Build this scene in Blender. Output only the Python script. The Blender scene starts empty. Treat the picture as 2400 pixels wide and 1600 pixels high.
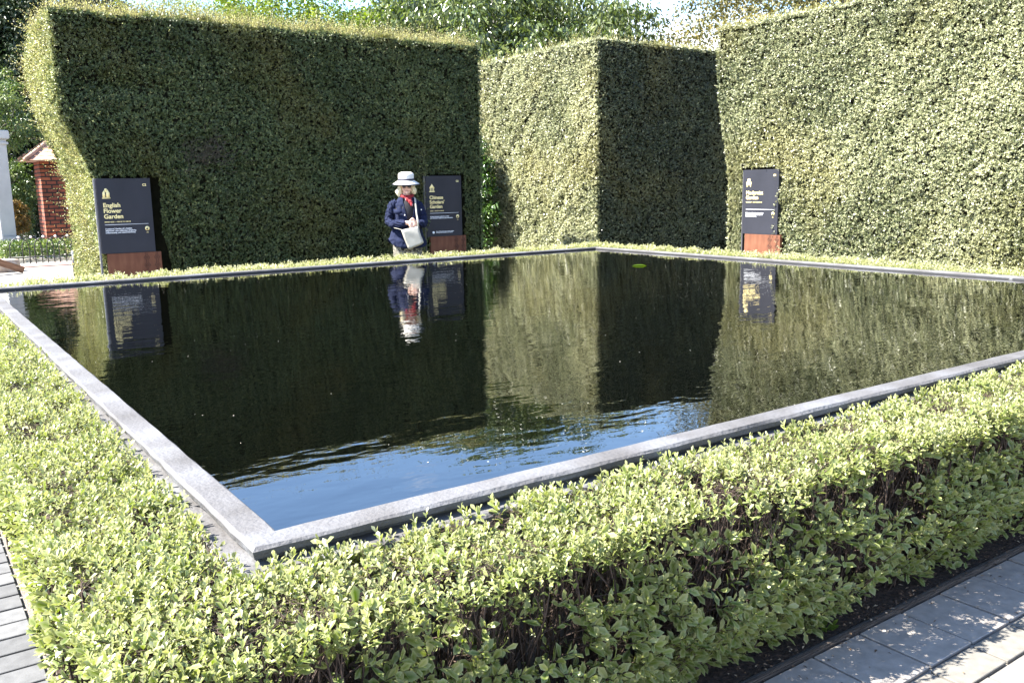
import bpy, bmesh, math, random
import numpy as np
from math import sin, cos, pi, radians
from mathutils import Vector, Matrix
random.seed(4); rng = np.random.default_rng(11)
SC = bpy.context.scene
COL = SC.collection

# ------------------------------------------------------------------ camera
# world: pool sides run along X and Y, camera foot at the origin, ground z = 0
CZ = 1.45
f_px, pitch, roll, yaw = 2068.0, 0.1736, -0.0167, 0.6096
fw = Vector((sin(yaw)*cos(pitch), cos(yaw)*cos(pitch), -sin(pitch)))
rt = Vector((cos(yaw), -sin(yaw), 0)); up = rt.cross(fw)
R2 = rt*cos(roll) + up*sin(roll); U2 = -rt*sin(roll) + up*cos(roll)
cd = bpy.data.cameras.new("camera"); cam = bpy.data.objects.new("camera", cd); COL.objects.link(cam)
cam.matrix_world = Matrix(((R2.x, U2.x, -fw.x, 0), (R2.y, U2.y, -fw.y, 0), (R2.z, U2.z, -fw.z, CZ), (0, 0, 0, 1)))
cd.sensor_width = 36; cd.lens = 36*f_px/2400; cd.clip_end = 2000; cd.clip_start = 0.05
SC.camera = cam

# ------------------------------------------------------------------ light
SUN_L = Vector((0.76, -0.33, -1.0)).normalized()       # direction the light travels
elev = math.asin(-SUN_L.z); sx, sy = -SUN_L.x, -SUN_L.y
sd = bpy.data.lights.new("sun", 'SUN'); sun = bpy.data.objects.new("sun", sd); COL.objects.link(sun)
sd.energy = 5.0; sd.angle = radians(0.55); sd.color = (1.0, 0.955, 0.87)
sun.rotation_euler = SUN_L.to_track_quat('-Z', 'Y').to_euler(); sun.location = (-8, 4, 12)
wd = bpy.data.worlds.new("World"); SC.world = wd; wd.use_nodes = True
nt = wd.node_tree; bgn = nt.nodes['Background']; bgn.inputs[1].default_value = 0.1
sky = nt.nodes.new('ShaderNodeTexSky'); sky.sky_type = 'NISHITA'; sky.sun_disc = False
sky.sun_elevation = elev; sky.sun_rotation = math.atan2(sx, sy)
sky.air_density = 1.0; sky.dust_density = 0.15; sky.ozone_density = 4.0
tc = nt.nodes.new('ShaderNodeTexCoord'); mp = nt.nodes.new('ShaderNodeMapping'); mp.inputs['Scale'].default_value = (1, 1, 3.2)
nz = nt.nodes.new('ShaderNodeTexNoise'); nz.inputs['Scale'].default_value = 3.1; nz.inputs['Detail'].default_value = 7
sep = nt.nodes.new('ShaderNodeSeparateXYZ'); mr = nt.nodes.new('ShaderNodeMapRange')
mr.inputs[1].default_value = 0.235; mr.inputs[2].default_value = 0.12; mr.inputs[3].default_value = -0.25; mr.inputs[4].default_value = 0.10
ad = nt.nodes.new('ShaderNodeMath'); ad.operation = 'ADD'
rp = nt.nodes.new('ShaderNodeValToRGB'); rp.color_ramp.elements[0].position = 0.45; rp.color_ramp.elements[1].position = 0.62
mx = nt.nodes.new('ShaderNodeMixRGB'); mx.inputs[2].default_value = (5.0, 5.2, 5.6, 1)
L = nt.links.new
L(tc.outputs['Generated'], mp.inputs[0]); L(mp.outputs[0], nz.inputs[0]); L(tc.outputs['Generated'], sep.inputs[0])
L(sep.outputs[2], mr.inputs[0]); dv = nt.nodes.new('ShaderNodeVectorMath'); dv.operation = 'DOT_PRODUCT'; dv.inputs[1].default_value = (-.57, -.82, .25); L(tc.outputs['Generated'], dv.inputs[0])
m2 = nt.nodes.new('ShaderNodeMapRange'); m2.inputs[1].default_value = .1; m2.inputs[2].default_value = .7; m2.inputs[3].default_value = 0; m2.inputs[4].default_value = .2  # unseen clouds behind the camera, added to whiten and lift the fill light
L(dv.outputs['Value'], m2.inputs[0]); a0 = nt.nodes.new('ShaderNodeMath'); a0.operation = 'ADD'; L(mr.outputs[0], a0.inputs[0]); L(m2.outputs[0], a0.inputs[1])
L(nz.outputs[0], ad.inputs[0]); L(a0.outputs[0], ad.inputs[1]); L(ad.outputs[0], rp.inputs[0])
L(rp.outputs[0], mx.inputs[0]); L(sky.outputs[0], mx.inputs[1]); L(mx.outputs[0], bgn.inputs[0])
SC.view_settings.view_transform = 'Standard'; SC.view_settings.look = 'None'
SC.view_settings.exposure = 2.68; SC.view_settings.gamma = 1; SC.view_settings.use_curve_mapping = False
SC.cycles.max_bounces = 6; SC.cycles.transparent_max_bounces = 4

# ------------------------------------------------------------------ materials
def mat(name, base=(.5, .5, .5), rough=.7, spec=.5, metal=0):
    m = bpy.data.materials.new(name); m.use_nodes = True
    b = m.node_tree.nodes['Principled BSDF']
    b.inputs['Base Color'].default_value = (*base, 1); b.inputs['Roughness'].default_value = rough
    b.inputs['Specular IOR Level'].default_value = spec; b.inputs['Metallic'].default_value = metal
    return m
def node(m, t): return m.node_tree.nodes.new(t)
def lk(m, a, b): m.node_tree.links.new(a, b)
def ramp(m, stops):
    r = node(m, 'ShaderNodeValToRGB'); e = r.color_ramp.elements
    while len(e) < len(stops): e.new(0.5)
    for i, (p, c) in enumerate(stops): e[i].position = p; e[i].color = (*c, 1)
    return r
def noisy(name, stops, scale=8, rough=.8, bump=.0, bscale=None, detail=8, stretch=(1, 1, 1), spec=.4, bdist=.01):
    m = mat(name, rough=rough, spec=spec); b = m.node_tree.nodes['Principled BSDF']
    t = node(m, 'ShaderNodeTexCoord'); mpn = node(m, 'ShaderNodeMapping'); mpn.inputs['Scale'].default_value = stretch
    n = node(m, 'ShaderNodeTexNoise'); n.inputs['Scale'].default_value = scale; n.inputs['Detail'].default_value = detail
    r = ramp(m, stops)
    lk(m, t.outputs['Object'], mpn.inputs[0]); lk(m, mpn.outputs[0], n.inputs[0]); lk(m, n.outputs[0], r.inputs[0]); lk(m, r.outputs[0], b.inputs['Base Color'])
    if bump:
        n2 = node(m, 'ShaderNodeTexNoise'); n2.inputs['Scale'].default_value = bscale or scale*6; n2.inputs['Detail'].default_value = 6
        bp = node(m, 'ShaderNodeBump'); bp.inputs['Strength'].default_value = bump; bp.inputs['Distance'].default_value = bdist
        lk(m, mpn.outputs[0], n2.inputs[0]); lk(m, n2.outputs[0], bp.inputs['Height']); lk(m, bp.outputs[0], b.inputs['Normal'])
    return m
def leafmat(name, stops, rough=.45, trans=.3, spec=.4, edge=None, patch=None):
    """colour from the per-leaf attribute 'tone'; optional paler margin; optional patches of a second hue"""
    m = mat(name, rough=rough, spec=spec); b = m.node_tree.nodes['Principled BSDF']; out = m.node_tree.nodes['Material Output']
    a = node(m, 'ShaderNodeAttribute'); a.attribute_name = 'tone'
    r = ramp(m, stops); lk(m, a.outputs['Fac'], r.inputs[0]); c = r.outputs[0]
    if patch:
        t = node(m, 'ShaderNodeTexCoord'); n = node(m, 'ShaderNodeTexNoise'); n.inputs['Scale'].default_value = patch[0]; n.inputs['Detail'].default_value = 3
        rr = ramp(m, [(patch[1], (0, 0, 0)), (patch[2], (1, 1, 1))]); x = node(m, 'ShaderNodeMixRGB'); x.inputs[2].default_value = (*patch[3], 1)
        mm = node(m, 'ShaderNodeMath'); mm.operation = 'MULTIPLY'; mm.inputs[1].default_value = patch[4]
        lk(m, t.outputs['Object'], n.inputs[0]); lk(m, n.outputs[0], rr.inputs[0]); lk(m, rr.outputs[0], mm.inputs[0]); lk(m, mm.outputs[0], x.inputs[0]); lk(m, c, x.inputs[1]); c = x.outputs[0]
    if edge:
        a2 = node(m, 'ShaderNodeAttribute'); a2.attribute_name = 'margin'
        x = node(m, 'ShaderNodeMixRGB'); x.inputs[2].default_value = (*edge, 1)
        mm = node(m, 'ShaderNodeMath'); mm.operation = 'MULTIPLY'; mm.inputs[1].default_value = .45
        lk(m, a2.outputs['Fac'], mm.inputs[0]); lk(m, mm.outputs[0], x.inputs[0]); lk(m, c, x.inputs[1]); c = x.outputs[0]
    lk(m, c, b.inputs['Base Color'])
    tr = node(m, 'ShaderNodeBsdfTranslucent'); ms = node(m, 'ShaderNodeMixShader'); ms.inputs[0].default_value = trans
    hs = node(m, 'ShaderNodeHueSaturation'); hs.inputs['Saturation'].default_value = 1.25; hs.inputs['Value'].default_value = 1.1
    lk(m, c, hs.inputs['Color']); lk(m, hs.outputs[0], tr.inputs[0]); lk(m, b.outputs[0], ms.inputs[1]); lk(m, tr.outputs[0], ms.inputs[2]); lk(m, ms.outputs[0], out.inputs[0])
    return m

M = {}
M['low_leaf'] = leafmat('low_leaf', [(0, (.055, .10, .008)), (.3, (.125, .17, .025)), (.65, (.24, .26, .085)), (1, (.38, .375, .23))], rough=.36, trans=.4, edge=(.42, .41, .24))
M['low_far'] = M['low_leaf']
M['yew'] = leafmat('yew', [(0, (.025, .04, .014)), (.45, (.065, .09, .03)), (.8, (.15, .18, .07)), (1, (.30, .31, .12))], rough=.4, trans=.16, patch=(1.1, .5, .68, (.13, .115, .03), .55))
M['yew_lit'] = leafmat('sunlit_yew', [(0, (.022, .03, .012)), (.4, (.10, .118, .05)), (.72, (.36, .365, .2)), (1, (.56, .55, .34))], rough=.33, trans=.15, spec=.5, patch=(.9, .5, .7, (.24, .2, .06), .35))  # lighter copy of the yew leaves, with sunlight put into the colour
M['shoot'] = leafmat('shoot', [(0, (.26, .26, .09)), (1, (.55, .52, .25))], rough=.5, trans=.35)
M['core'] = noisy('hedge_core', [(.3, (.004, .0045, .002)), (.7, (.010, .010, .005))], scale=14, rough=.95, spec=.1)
M['twig'] = noisy('twig', [(.3, (.02, .012, .009)), (.7, (.075, .05, .037))], scale=30, rough=.85)
M['bark'] = noisy('bark', [(.3, (.06, .05, .04)), (.7, (.24, .21, .17))], scale=5, rough=.9, bump=.4, bscale=24)
M['bare'] = noisy('bare_branch', [(.3, (.25, .24, .21)), (.7, (.45, .43, .4))], scale=9, rough=.85)
M['text_gold'] = mat('gold_letter', (.8, .66, .3), .5)
M['text_white'] = mat('white_letter', (.75, .76, .78), .5)

# ------------------------------------------------------------------ mesh helpers
def tag(o, label=None, cat=None, group=None, kind=None):
    if label: o['label'] = label
    if cat: o['category'] = cat
    if group: o['group'] = group
    if kind: o['kind'] = kind
    return o
def empty(name, loc=(0, 0, 0), rz=0):
    o = bpy.data.objects.new(name, None); COL.objects.link(o); o.location = loc; o.rotation_euler = (0, 0, rz)
    o.empty_display_size = .1
    return o
def link_mesh(name, me, m, parent=None):
    o = bpy.data.objects.new(name, me); COL.objects.link(o)
    if m: me.materials.append(m)
    if parent: o.parent = parent
    return o
def np_mesh(name, V, loops, sizes, m, parent=None, attrs=None, smooth=False):
    me = bpy.data.meshes.new(name)
    V = np.asarray(V, np.float32); loops = np.asarray(loops, np.int32); sizes = np.asarray(sizes, np.int32)
    me.vertices.add(len(V)); me.vertices.foreach_set('co', V.ravel())
    me.loops.add(len(loops)); me.loops.foreach_set('vertex_index', loops)
    me.polygons.add(len(sizes)); st = np.concatenate([[0], np.cumsum(sizes)[:-1]]).astype(np.int32)
    me.polygons.foreach_set('loop_start', st)
    try: me.polygons.foreach_set('loop_total', sizes)
    except Exception: pass
    me.update(calc_edges=True)
    if smooth: me.polygons.foreach_set('use_smooth', np.ones(len(sizes), bool))
    for k, a in (attrs or {}).items():
        at = me.attributes.new(k, 'FLOAT', 'POINT'); at.data.foreach_set('value', np.asarray(a, np.float32))
    return link_mesh(name, me, m, parent)
class Bag:      # collects bits of mesh
    def __init__(s): s.V = []; s.L = []; s.S = []; s.A = {}; s.n = 0
    def add(s, V, loops, sizes, **attrs):
        V = np.asarray(V, float).reshape(-1, 3)
        s.V.append(V); s.L.append(np.asarray(loops)+s.n); s.S.append(np.asarray(sizes)); s.n += len(V)
        for k, a in attrs.items(): s.A.setdefault(k, []).append(np.broadcast_to(a, (len(V),)))
    def build(s, name, m, parent=None, smooth=False):
        return np_mesh(name, np.concatenate(s.V), np.concatenate(s.L), np.concatenate(s.S), m, parent,
                       {k: np.concatenate(a) for k, a in s.A.items()}, smooth)
def unit(a): return a/np.maximum(np.linalg.norm(a, axis=-1, keepdims=True), 1e-9)
# leaf templates: verts (x across, y along, z up), faces, margin value
T_OVAL = (np.array([(0, 0, 0), (-.30, .3, .06), (0, .28, 0), (.30, .3, .06), (-.47, .70, .05), (0, .66, -.01), (.47, .70, .05), (0, 1, -.06)]),
          [(0, 2, 1), (0, 3, 2), (1, 2, 5, 4), (2, 3, 6, 5), (4, 5, 7), (5, 6, 7)], np.array([0, 1, 0, 1, 1, 0, 1, 1.]))
T_RHOMB = (np.array([(0, 0, 0), (-.5, .5, .06), (0, 1, 0), (.5, .5, .06)]), [(0, 3, 2, 1)], np.array([0, 1, 1, 1.]))
T_FOLD = (np.array([(0, 0, 0), (-.5, .45, .12), (0, 1, -.1), (.5, .45, .12)]), [(0, 2, 1), (0, 3, 2)], np.array([0, 1, 1, 1.]))
def leaves(bag, T, O, Y, Nn, length, width, tone):
    """O origins, Y leaf direction, Nn approx normal"""
    Y = unit(Y); X = unit(np.cross(Y, Nn)); Z = np.cross(X, Y)
    tv, faces, mg = T; n = len(O); k = len(tv)
    P = (O[:, None, :] + X[:, None, :]*(tv[None, :, 0:1]*width[:, None, None]) + Y[:, None, :]*(tv[None, :, 1:2]*length[:, None, None])
         + Z[:, None, :]*(tv[None, :, 2:3]*length[:, None, None]))
    fl = np.concatenate([np.array(f) for f in faces]); fs = np.array([len(f) for f in faces])
    loops = (np.arange(n)[:, None]*k + fl[None, :]).ravel()
    bag.add(P.reshape(-1, 3), loops, np.tile(fs, n), tone=np.repeat(tone, k), margin=np.tile(mg, n))
def prisms(bag, A, B, ra, rb, k=3):
    D = unit(B-A); ref = np.where(np.abs(D[:, 2:3]) < .9, np.array([[0, 0, 1.]]), np.array([[1., 0, 0]]))
    X = unit(np.cross(D, ref)); Y = np.cross(D, X); n = len(A)
    an = np.arange(k)*2*pi/k
    c, s_ = np.cos(an), np.sin(an)
    ring = X[:, None, :]*c[None, :, None] + Y[:, None, :]*s_[None, :, None]
    V = np.concatenate([A[:, None, :]+ring*ra[:, None, None], B[:, None, :]+ring*rb[:, None, None]], 1)
    q = np.array([(i, (i+1) % k, k+(i+1) % k, k+i) for i in range(k)]).ravel()
    bag.add(V.reshape(-1, 3), (np.arange(n)[:, None]*2*k+q[None, :]).ravel(), np.full(n*k, 4))
def h3(i, j, k):
    x = (i*374761393 + j*668265263 + k*2147483647) & 0x7fffffff
    x = ((x ^ (x >> 13))*1274126177) & 0x7fffffff
    return ((x ^ (x >> 16)) & 0xffff)/65535.0
def vn(P, s=1.0):
    P = np.asarray(P, float)*s + 1000.0; i = np.floor(P).astype(np.int64); f = P-i; f = f*f*(3-2*f)
    r = 0
    for a in (0, 1):
        for b in (0, 1):
            for c in (0, 1):
                w = (f[..., 0] if a else 1-f[..., 0])*(f[..., 1] if b else 1-f[..., 1])*(f[..., 2] if c else 1-f[..., 2])
                r = r + w*h3(i[..., 0]+a, i[..., 1]+b, i[..., 2]+c)
    return r
def fbm(P, s=1.0): return (vn(P, s)*.55+vn(P, s*2.1)*.28+vn(P, s*4.3)*.17)
def rdir(n):
    v = rng.normal(size=(n, 3)); return unit(v)
def box(bag, x0, y0, z0, x1, y1, z1):
    V = [(x0, y0, z0), (x1, y0, z0), (x1, y1, z0), (x0, y1, z0), (x0, y0, z1), (x1, y0, z1), (x1, y1, z1), (x0, y1, z1)]
    F = [(0, 3, 2, 1), (4, 5, 6, 7), (0, 1, 5, 4), (1, 2, 6, 5), (2, 3, 7, 6), (3, 0, 4, 7)]
    bag.add(V, np.array(F).ravel(), np.full(6, 4))
def bevbox(name, x0, y0, z0, x1, y1, z1, m, parent=None, bev=.005, seg=2):
    bm = bmesh.new(); bmesh.ops.create_cube(bm, size=1)
    bmesh.ops.scale(bm, vec=(x1-x0, y1-y0, z1-z0), verts=bm.verts); bmesh.ops.translate(bm, vec=((x0+x1)/2, (y0+y1)/2, (z0+z1)/2), verts=bm.verts)
    if bev: bmesh.ops.bevel(bm, geom=bm.edges[:], offset=bev, segments=seg, affect='EDGES')
    me = bpy.data.meshes.new(name); bm.to_mesh(me); bm.free()
    return link_mesh(name, me, m, parent)
def smooth_path(P, n=6):
    P = np.asarray(P, float); out = []
    Q = np.vstack([2*P[0]-P[1], P, 2*P[-1]-P[-2]])
    for i in range(1, len(Q)-2):
        for t in np.linspace(0, 1, n, endpoint=False):
            a, b, c, d = Q[i-1], Q[i], Q[i+1], Q[i+2]
            out.append(.5*((2*b)+(-a+c)*t+(2*a-5*b+4*c-d)*t*t+(-a+3*b-3*c+d)*t**3))
    out.append(P[-1]); return np.array(out)
def tube(bag, P, R, k=8, n=5, caps=True, sm=True):
    """P (m,3), R (m,) radii; smooth sweep"""
    PR = np.hstack([np.asarray(P, float), np.asarray(R, float)[:, None]])
    Q = smooth_path(PR, n) if sm else PR
    P, R = Q[:, :3], Q[:, 3]; m = len(P)
    T = unit(np.gradient(P, axis=0)); ref = np.array([0, 0, 1.]) if abs(T[0][2]) < .9 else np.array([1., 0, 0])
    X = unit(np.cross(T[0], ref)); V = []
    for i in range(m):
        X = X-T[i]*np.dot(X, T[i]); X = X/np.linalg.norm(X); Y = np.cross(T[i], X)
        for j in range(k): V.append(P[i]+(X*cos(2*pi*j/k)+Y*sin(2*pi*j/k))*R[i])
    F = [(i*k+j, i*k+(j+1) % k, (i+1)*k+(j+1) % k, (i+1)*k+j) for i in range(m-1) for j in range(k)]
    L_ = list(np.array(F).ravel()); S = [4]*len(F)
    if caps: L_ += list(range(k))[::-1]+[(m-1)*k+j for j in range(k)]; S += [k, k]
    bag.add(V, L_, S)
def loft(bag, rings, close=True, caps=True):
    """rings: list of (k,3) arrays"""
    k = len(rings[0]); m = len(rings); V = np.concatenate(rings); F = []
    for i in range(m-1):
        for j in range(k if close else k-1):
            F.append((i*k+j, i*k+(j+1) % k, (i+1)*k+(j+1) % k, (i+1)*k+j))
    L_ = list(np.array(F).ravel()); S = [4]*len(F)
    if caps: L_ += list(range(k))[::-1]+[(m-1)*k+j for j in range(k)]; S += [k, k]
    bag.add(V, L_, S)

# ------------------------------------------------------------------ ground and paving
PX0, PX1, PY0, PY1 = 0.667, 7.365, 1.931, 8.645      # inner edge of the pool
KT = CZ-.78                                           # top of the pool curb
def paved(name, x0, y0, x1, y1, z, m):
    b = Bag(); b.add([(x0, y0, z), (x1, y0, z), (x1, y1, z), (x0, y1, z)], [0, 1, 2, 3], [4]); return b.build(name, m)
gm = noisy('pale_paving', [(.35, (.2, .185, .165)), (.65, (.26, .24, .21))], scale=2.5, rough=.85, bump=.15, bscale=40)
# joints of the pale paving
b_ = gm.node_tree.nodes['Principled BSDF']; bt = node(gm, 'ShaderNodeTexBrick'); bt.inputs['Scale'].default_value = 1.6; bt.inputs['Mortar Size'].default_value = .008
tcn = node(gm, 'ShaderNodeTexCoord'); lk(gm, tcn.outputs['Object'], bt.inputs[0]); mxx = node(gm, 'ShaderNodeMixRGB'); mxx.blend_type = 'MULTIPLY'; mxx.inputs[0].default_value = .55
bt.inputs['Color1'].default_value = (1, 1, 1, 1); bt.inputs['Color2'].default_value = (.86, .86, .86, 1); bt.inputs['Mortar'].default_value = (.3, .27, .22, 1)
old = b_.inputs['Base Color'].links[0].from_socket; lk(gm, old, mxx.inputs[1]); lk(gm, bt.outputs[0], mxx.inputs[2]); lk(gm, mxx.outputs[0], b_.inputs['Base Color'])
tag(paved('ground', -250, -250, 250, 250, -.012, gm), kind='structure')
soil = noisy('mulch', [(.3, (.010, .006, .004)), (.55, (.035, .02, .013)), (.8, (.10, .06, .04))], scale=60, rough=.95, bump=1, bscale=90, bdist=.02)
b = Bag(); HX0, HY0 = .26, 1.50
for x0, y0, x1, y1 in ((.27, 1.58, 8.2, 2.1), (.27, 2.1, .75, 9.3), (7.3, 2.1, 8.2, 9.3), (.75, 8.6, 7.3, 9.3)):
    b.add([(x0, y0, .004), (x1, y0, .004), (x1, y1, .004), (x0, y1, .004)], [0, 1, 2, 3], [4])
tag(b.build('soil_bed', soil), kind='structure')
# grey slab pavers: real slabs with joints, rows along the hedge
def slabs(name, cells, m, h=.012, jit=.0015, bev=.0018):
    bm = bmesh.new()
    for x0, y0, x1, y1 in cells:
        r = bmesh.ops.create_cube(bm, size=1); vs = r['verts']; dz = random.uniform(-jit, jit)
        bmesh.ops.scale(bm, vec=(x1-x0, y1-y0, h), verts=vs); bmesh.ops.translate(bm, vec=((x0+x1)/2, (y0+y1)/2, -h/2+dz+.003), verts=vs)
        if random.random() < .5: bmesh.ops.rotate(bm, verts=vs, cent=((x0+x1)/2, (y0+y1)/2, 0), matrix=Matrix.Rotation(random.uniform(-.004, .004), 3, 'X'))
    bmesh.ops.bevel(bm, geom=bm.edges[:], offset=bev, segments=1, affect='EDGES')
    me = bpy.data.meshes.new(name); bm.to_mesh(me); bm.free()
    at = me.attributes.new('tone', 'FLOAT', 'FACE')
    n = len(cells); per = len(me.polygons)//max(n, 1)
    rv = np.repeat(rng.random(n), per); rv = np.resize(rv, len(me.polygons)); at.data.foreach_set('value', rv.astype(np.float32))
    return tag(link_mesh(name, me, m), kind='structure')
def slabmat(name, c0, c1):
    m = noisy(name, [(.3, (.8, .8, .8)), (.7, (1.15, 1.15, 1.15))], scale=26, rough=.8, bump=.25, bscale=160, bdist=.003)
    b = m.node_tree.nodes['Principled BSDF']; a = node(m, 'ShaderNodeAttribute'); a.attribute_name = 'tone'
    r = ramp(m, [(0, c0), (1, c1)]); x = node(m, 'ShaderNodeMixRGB'); x.blend_type = 'MULTIPLY'; x.inputs[0].default_value = 1
    o = b.inputs['Base Color'].links[0].from_socket; lk(m, a.outputs['Fac'], r.inputs[0]); lk(m, r.outputs[0], x.inputs[1]); lk(m, o, x.inputs[2]); lk(m, x.outputs[0], b.inputs['Base Color'])
    return m
dark = slabmat('bluestone_slab', (.19, .168, .15), (.28, .252, .225)); tan = slabmat('sandy_paver', (.095, .088, .077), (.16, .148, .13)); lgrey = slabmat('grey_paver', (.065, .065, .067), (.10, .10, .102))
J = .005
cells = []; x = .27
while x < 9: cells.append((x+J, 1.292+J, x+.235, 1.545-J)); x += .24
slabs('kerb_paving', cells, dark)
cells = []
y = 1.288; r_ = 0
while y > -2.2:
    x = -1.2+(.11 if r_ % 2 else 0)
    while x < 9: cells.append((x+J, y-.118+J, x+.235, y-J)); x += .24
    y -= .118; r_ += 1
slabs('pavement', [c for c in cells if not (c[0] < .27 and c[1] > 1.0)], tan)
cells = []; y = 1.30
while y < 11:
    for k in range(5): 
        xx = .248-k*.235; o = (.06 if k % 2 else 0)
        cells.append((xx-.23+J, y+o+J, xx-J, y+o+.1155-J))
    y += .1185
slabs('path', cells, lgrey)
grav = noisy('gravel_strip', [(.3, (.1, .08, .065)), (.7, (.26, .22, .19))], scale=180, rough=.95, bump=1, bscale=250)
tag(paved('gravel_edge', .25, 1.28, .31, 9.4, .001, grav), kind='structure')
# low timber edging between the mulch and the slabs
edm = noisy('weathered_timber', [(.3, (.03, .022, .018)), (.7, (.09, .07, .056))], scale=14, rough=.9, bump=.5, stretch=(1, 8, 8))
bz = bevbox('edging_board', .27, 1.548, -.03, 8.6, 1.566, .012, edm, bev=.004); tag(bz, 'weathered timber board edging the mulch under the low hedge', 'edging')

# ------------------------------------------------------------------ pool
cm = noisy('curb_concrete', [(.25, (.05, .046, .044)), (.5, (.08, .077, .078)), (.75, (.118, .12, .128))], scale=5, rough=.75, bump=.8, bscale=70, bdist=.006, detail=12)
def ring(name, x0, y0, x1, y1, w, z0, z1, m, parent, wob=.0):
    """square ring with inner edge x0..x1 and width w; edges subdivided and slightly worn"""
    bm = bmesh.new()
    N = 90
    def path(ofs):
        a, b, c, d = (x0-ofs, y0-ofs), (x1+ofs, y0-ofs), (x1+ofs, y1+ofs), (x0-ofs, y1+ofs)
        pts = []
        for p, q in ((a, b), (b, c), (c, d), (d, a)):
            for i in range(N): t = i/N; pts.append((p[0]*(1-t)+q[0]*t, p[1]*(1-t)+q[1]*t))
        return pts
    e = .008
    prof = [(0, z0), (0, z1-e), (e, z1), (w-e, z1), (w, z1-e), (w-.004, z1-.026), (w-.034, z1-.030), (w-.036, z0)] if name == 'curb' else [(0, z0), (0, z1-e), (e, z1), (w-e, z1), (w, z1-e), (w+.006, z0)]
    rows = []
    for k, (o, z) in enumerate(prof):
        pts = path(o); row = []
        for (x, y) in pts:
            dn = (float(vn(np.array([x*22, y*22, k*3.])))-.5)*wob
            dz = (float(vn(np.array([x*7+50, y*7, k*2.])))-.5)*wob*.6 if z > z0 else 0
            row.append(bm.verts.new((x+dn, y+dn, z+dz)))
        rows.append(row)
    n = 4*N
    for k in range(len(rows)-1):
        for i in range(n): bm.faces.new((rows[k][i], rows[k][(i+1) % n], rows[k+1][(i+1) % n], rows[k+1][i]))
    bmesh.ops.recalc_face_normals(bm, faces=bm.faces)
    me = bpy.data.meshes.new(name); bm.to_mesh(me); bm.free(); return link_mesh(name, me, m, parent)
pool = empty('pool_basin', ((PX0+PX1)/2, (PY0+PY1)/2, 0)); pc = pool.location
def P_(o): o.location = (-pc[0], -pc[1], 0); return o
P_(ring('curb', PX0, PY0, PX1, PY1, .088, KT-.09, KT, cm, pool, .006))
P_(ring('plinth', PX0-.02, PY0-.02, PX1+.02, PY1+.02, .108, 0, KT-.044, cm, pool, .012))
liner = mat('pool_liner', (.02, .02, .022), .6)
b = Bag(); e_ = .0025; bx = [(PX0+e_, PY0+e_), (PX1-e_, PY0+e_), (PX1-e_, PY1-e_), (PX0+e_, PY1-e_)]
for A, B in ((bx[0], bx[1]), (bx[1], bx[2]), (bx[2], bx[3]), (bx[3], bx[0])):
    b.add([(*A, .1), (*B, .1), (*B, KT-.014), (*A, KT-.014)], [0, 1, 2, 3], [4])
for A, B in () and (((PX0, PY0), (PX1, PY0)), ((PX1, PY0), (PX1, PY1)), ((PX1, PY1), (PX0, PY1)), ((PX0, PY1), (PX0, PY0))):
    b.add([(*A, .1), (*B, .1), (*B, KT-.004), (*A, KT-.004)], [0, 1, 2, 3], [4])
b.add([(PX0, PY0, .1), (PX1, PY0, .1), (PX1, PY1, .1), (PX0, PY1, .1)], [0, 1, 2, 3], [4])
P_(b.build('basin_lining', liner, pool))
tag(pool, 'large square raised reflecting pool with a worn pale concrete rim', 'pool')
WZ = KT-.024
wm = mat('water', (.0006, .0007, .0005), .012, .5); wb = wm.node_tree.nodes['Principled BSDF']; wb.inputs['IOR'].default_value = 1.75
t = node(wm, 'ShaderNodeTexCoord'); 
def wn(scale, stretch, rot):
    mpn = node(wm, 'ShaderNodeMapping'); mpn.inputs['Scale'].default_value = stretch; mpn.inputs['Rotation'].default_value = (0, 0, rot)
    n = node(wm, 'ShaderNodeTexNoise'); n.inputs['Scale'].default_value = scale; n.inputs['Detail'].default_value = 2.5
    lk(wm, t.outputs['Object'], mpn.inputs[0]); lk(wm, mpn.outputs[0], n.inputs[0]); return n
n1 = wn(2.6, (1, 2.6, 1), .5); n2 = wn(11, (1, 1.8, 1), .75); n3 = wn(.7, (1, 1, 1), 0)
pw = node(wm, 'ShaderNodeMath'); pw.operation = 'MULTIPLY'; pw.inputs[1].default_value = .22; lk(wm, n2.outputs[0], pw.inputs[0])
a1 = node(wm, 'ShaderNodeMath'); a1.operation = 'ADD'; lk(wm, n1.outputs[0], a1.inputs[0]); lk(wm, pw.outputs[0], a1.inputs[1])
bp = node(wm, 'ShaderNodeBump'); bp.inputs['Distance'].default_value = .01; bp.inputs['Strength'].default_value = .22
rr = ramp(wm, [(.35, (.25, .25, .25)), (.6, (1, 1, 1))]); lk(wm, n3.outputs[0], rr.inputs[0])
m3 = node(wm, 'ShaderNodeMath'); m3.operation = 'MULTIPLY'; lk(wm, a1.outputs[0], m3.inputs[0]); m3.inputs[1].default_value = 1
lk(wm, m3.outputs[0], bp.inputs['Height']); lk(wm, bp.outputs[0], wb.inputs['Normal'])
tag(paved('water', PX0+.0005, PY0+.0005, PX1-.0005, PY1-.0005, WZ, wm), kind='structure')
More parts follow.
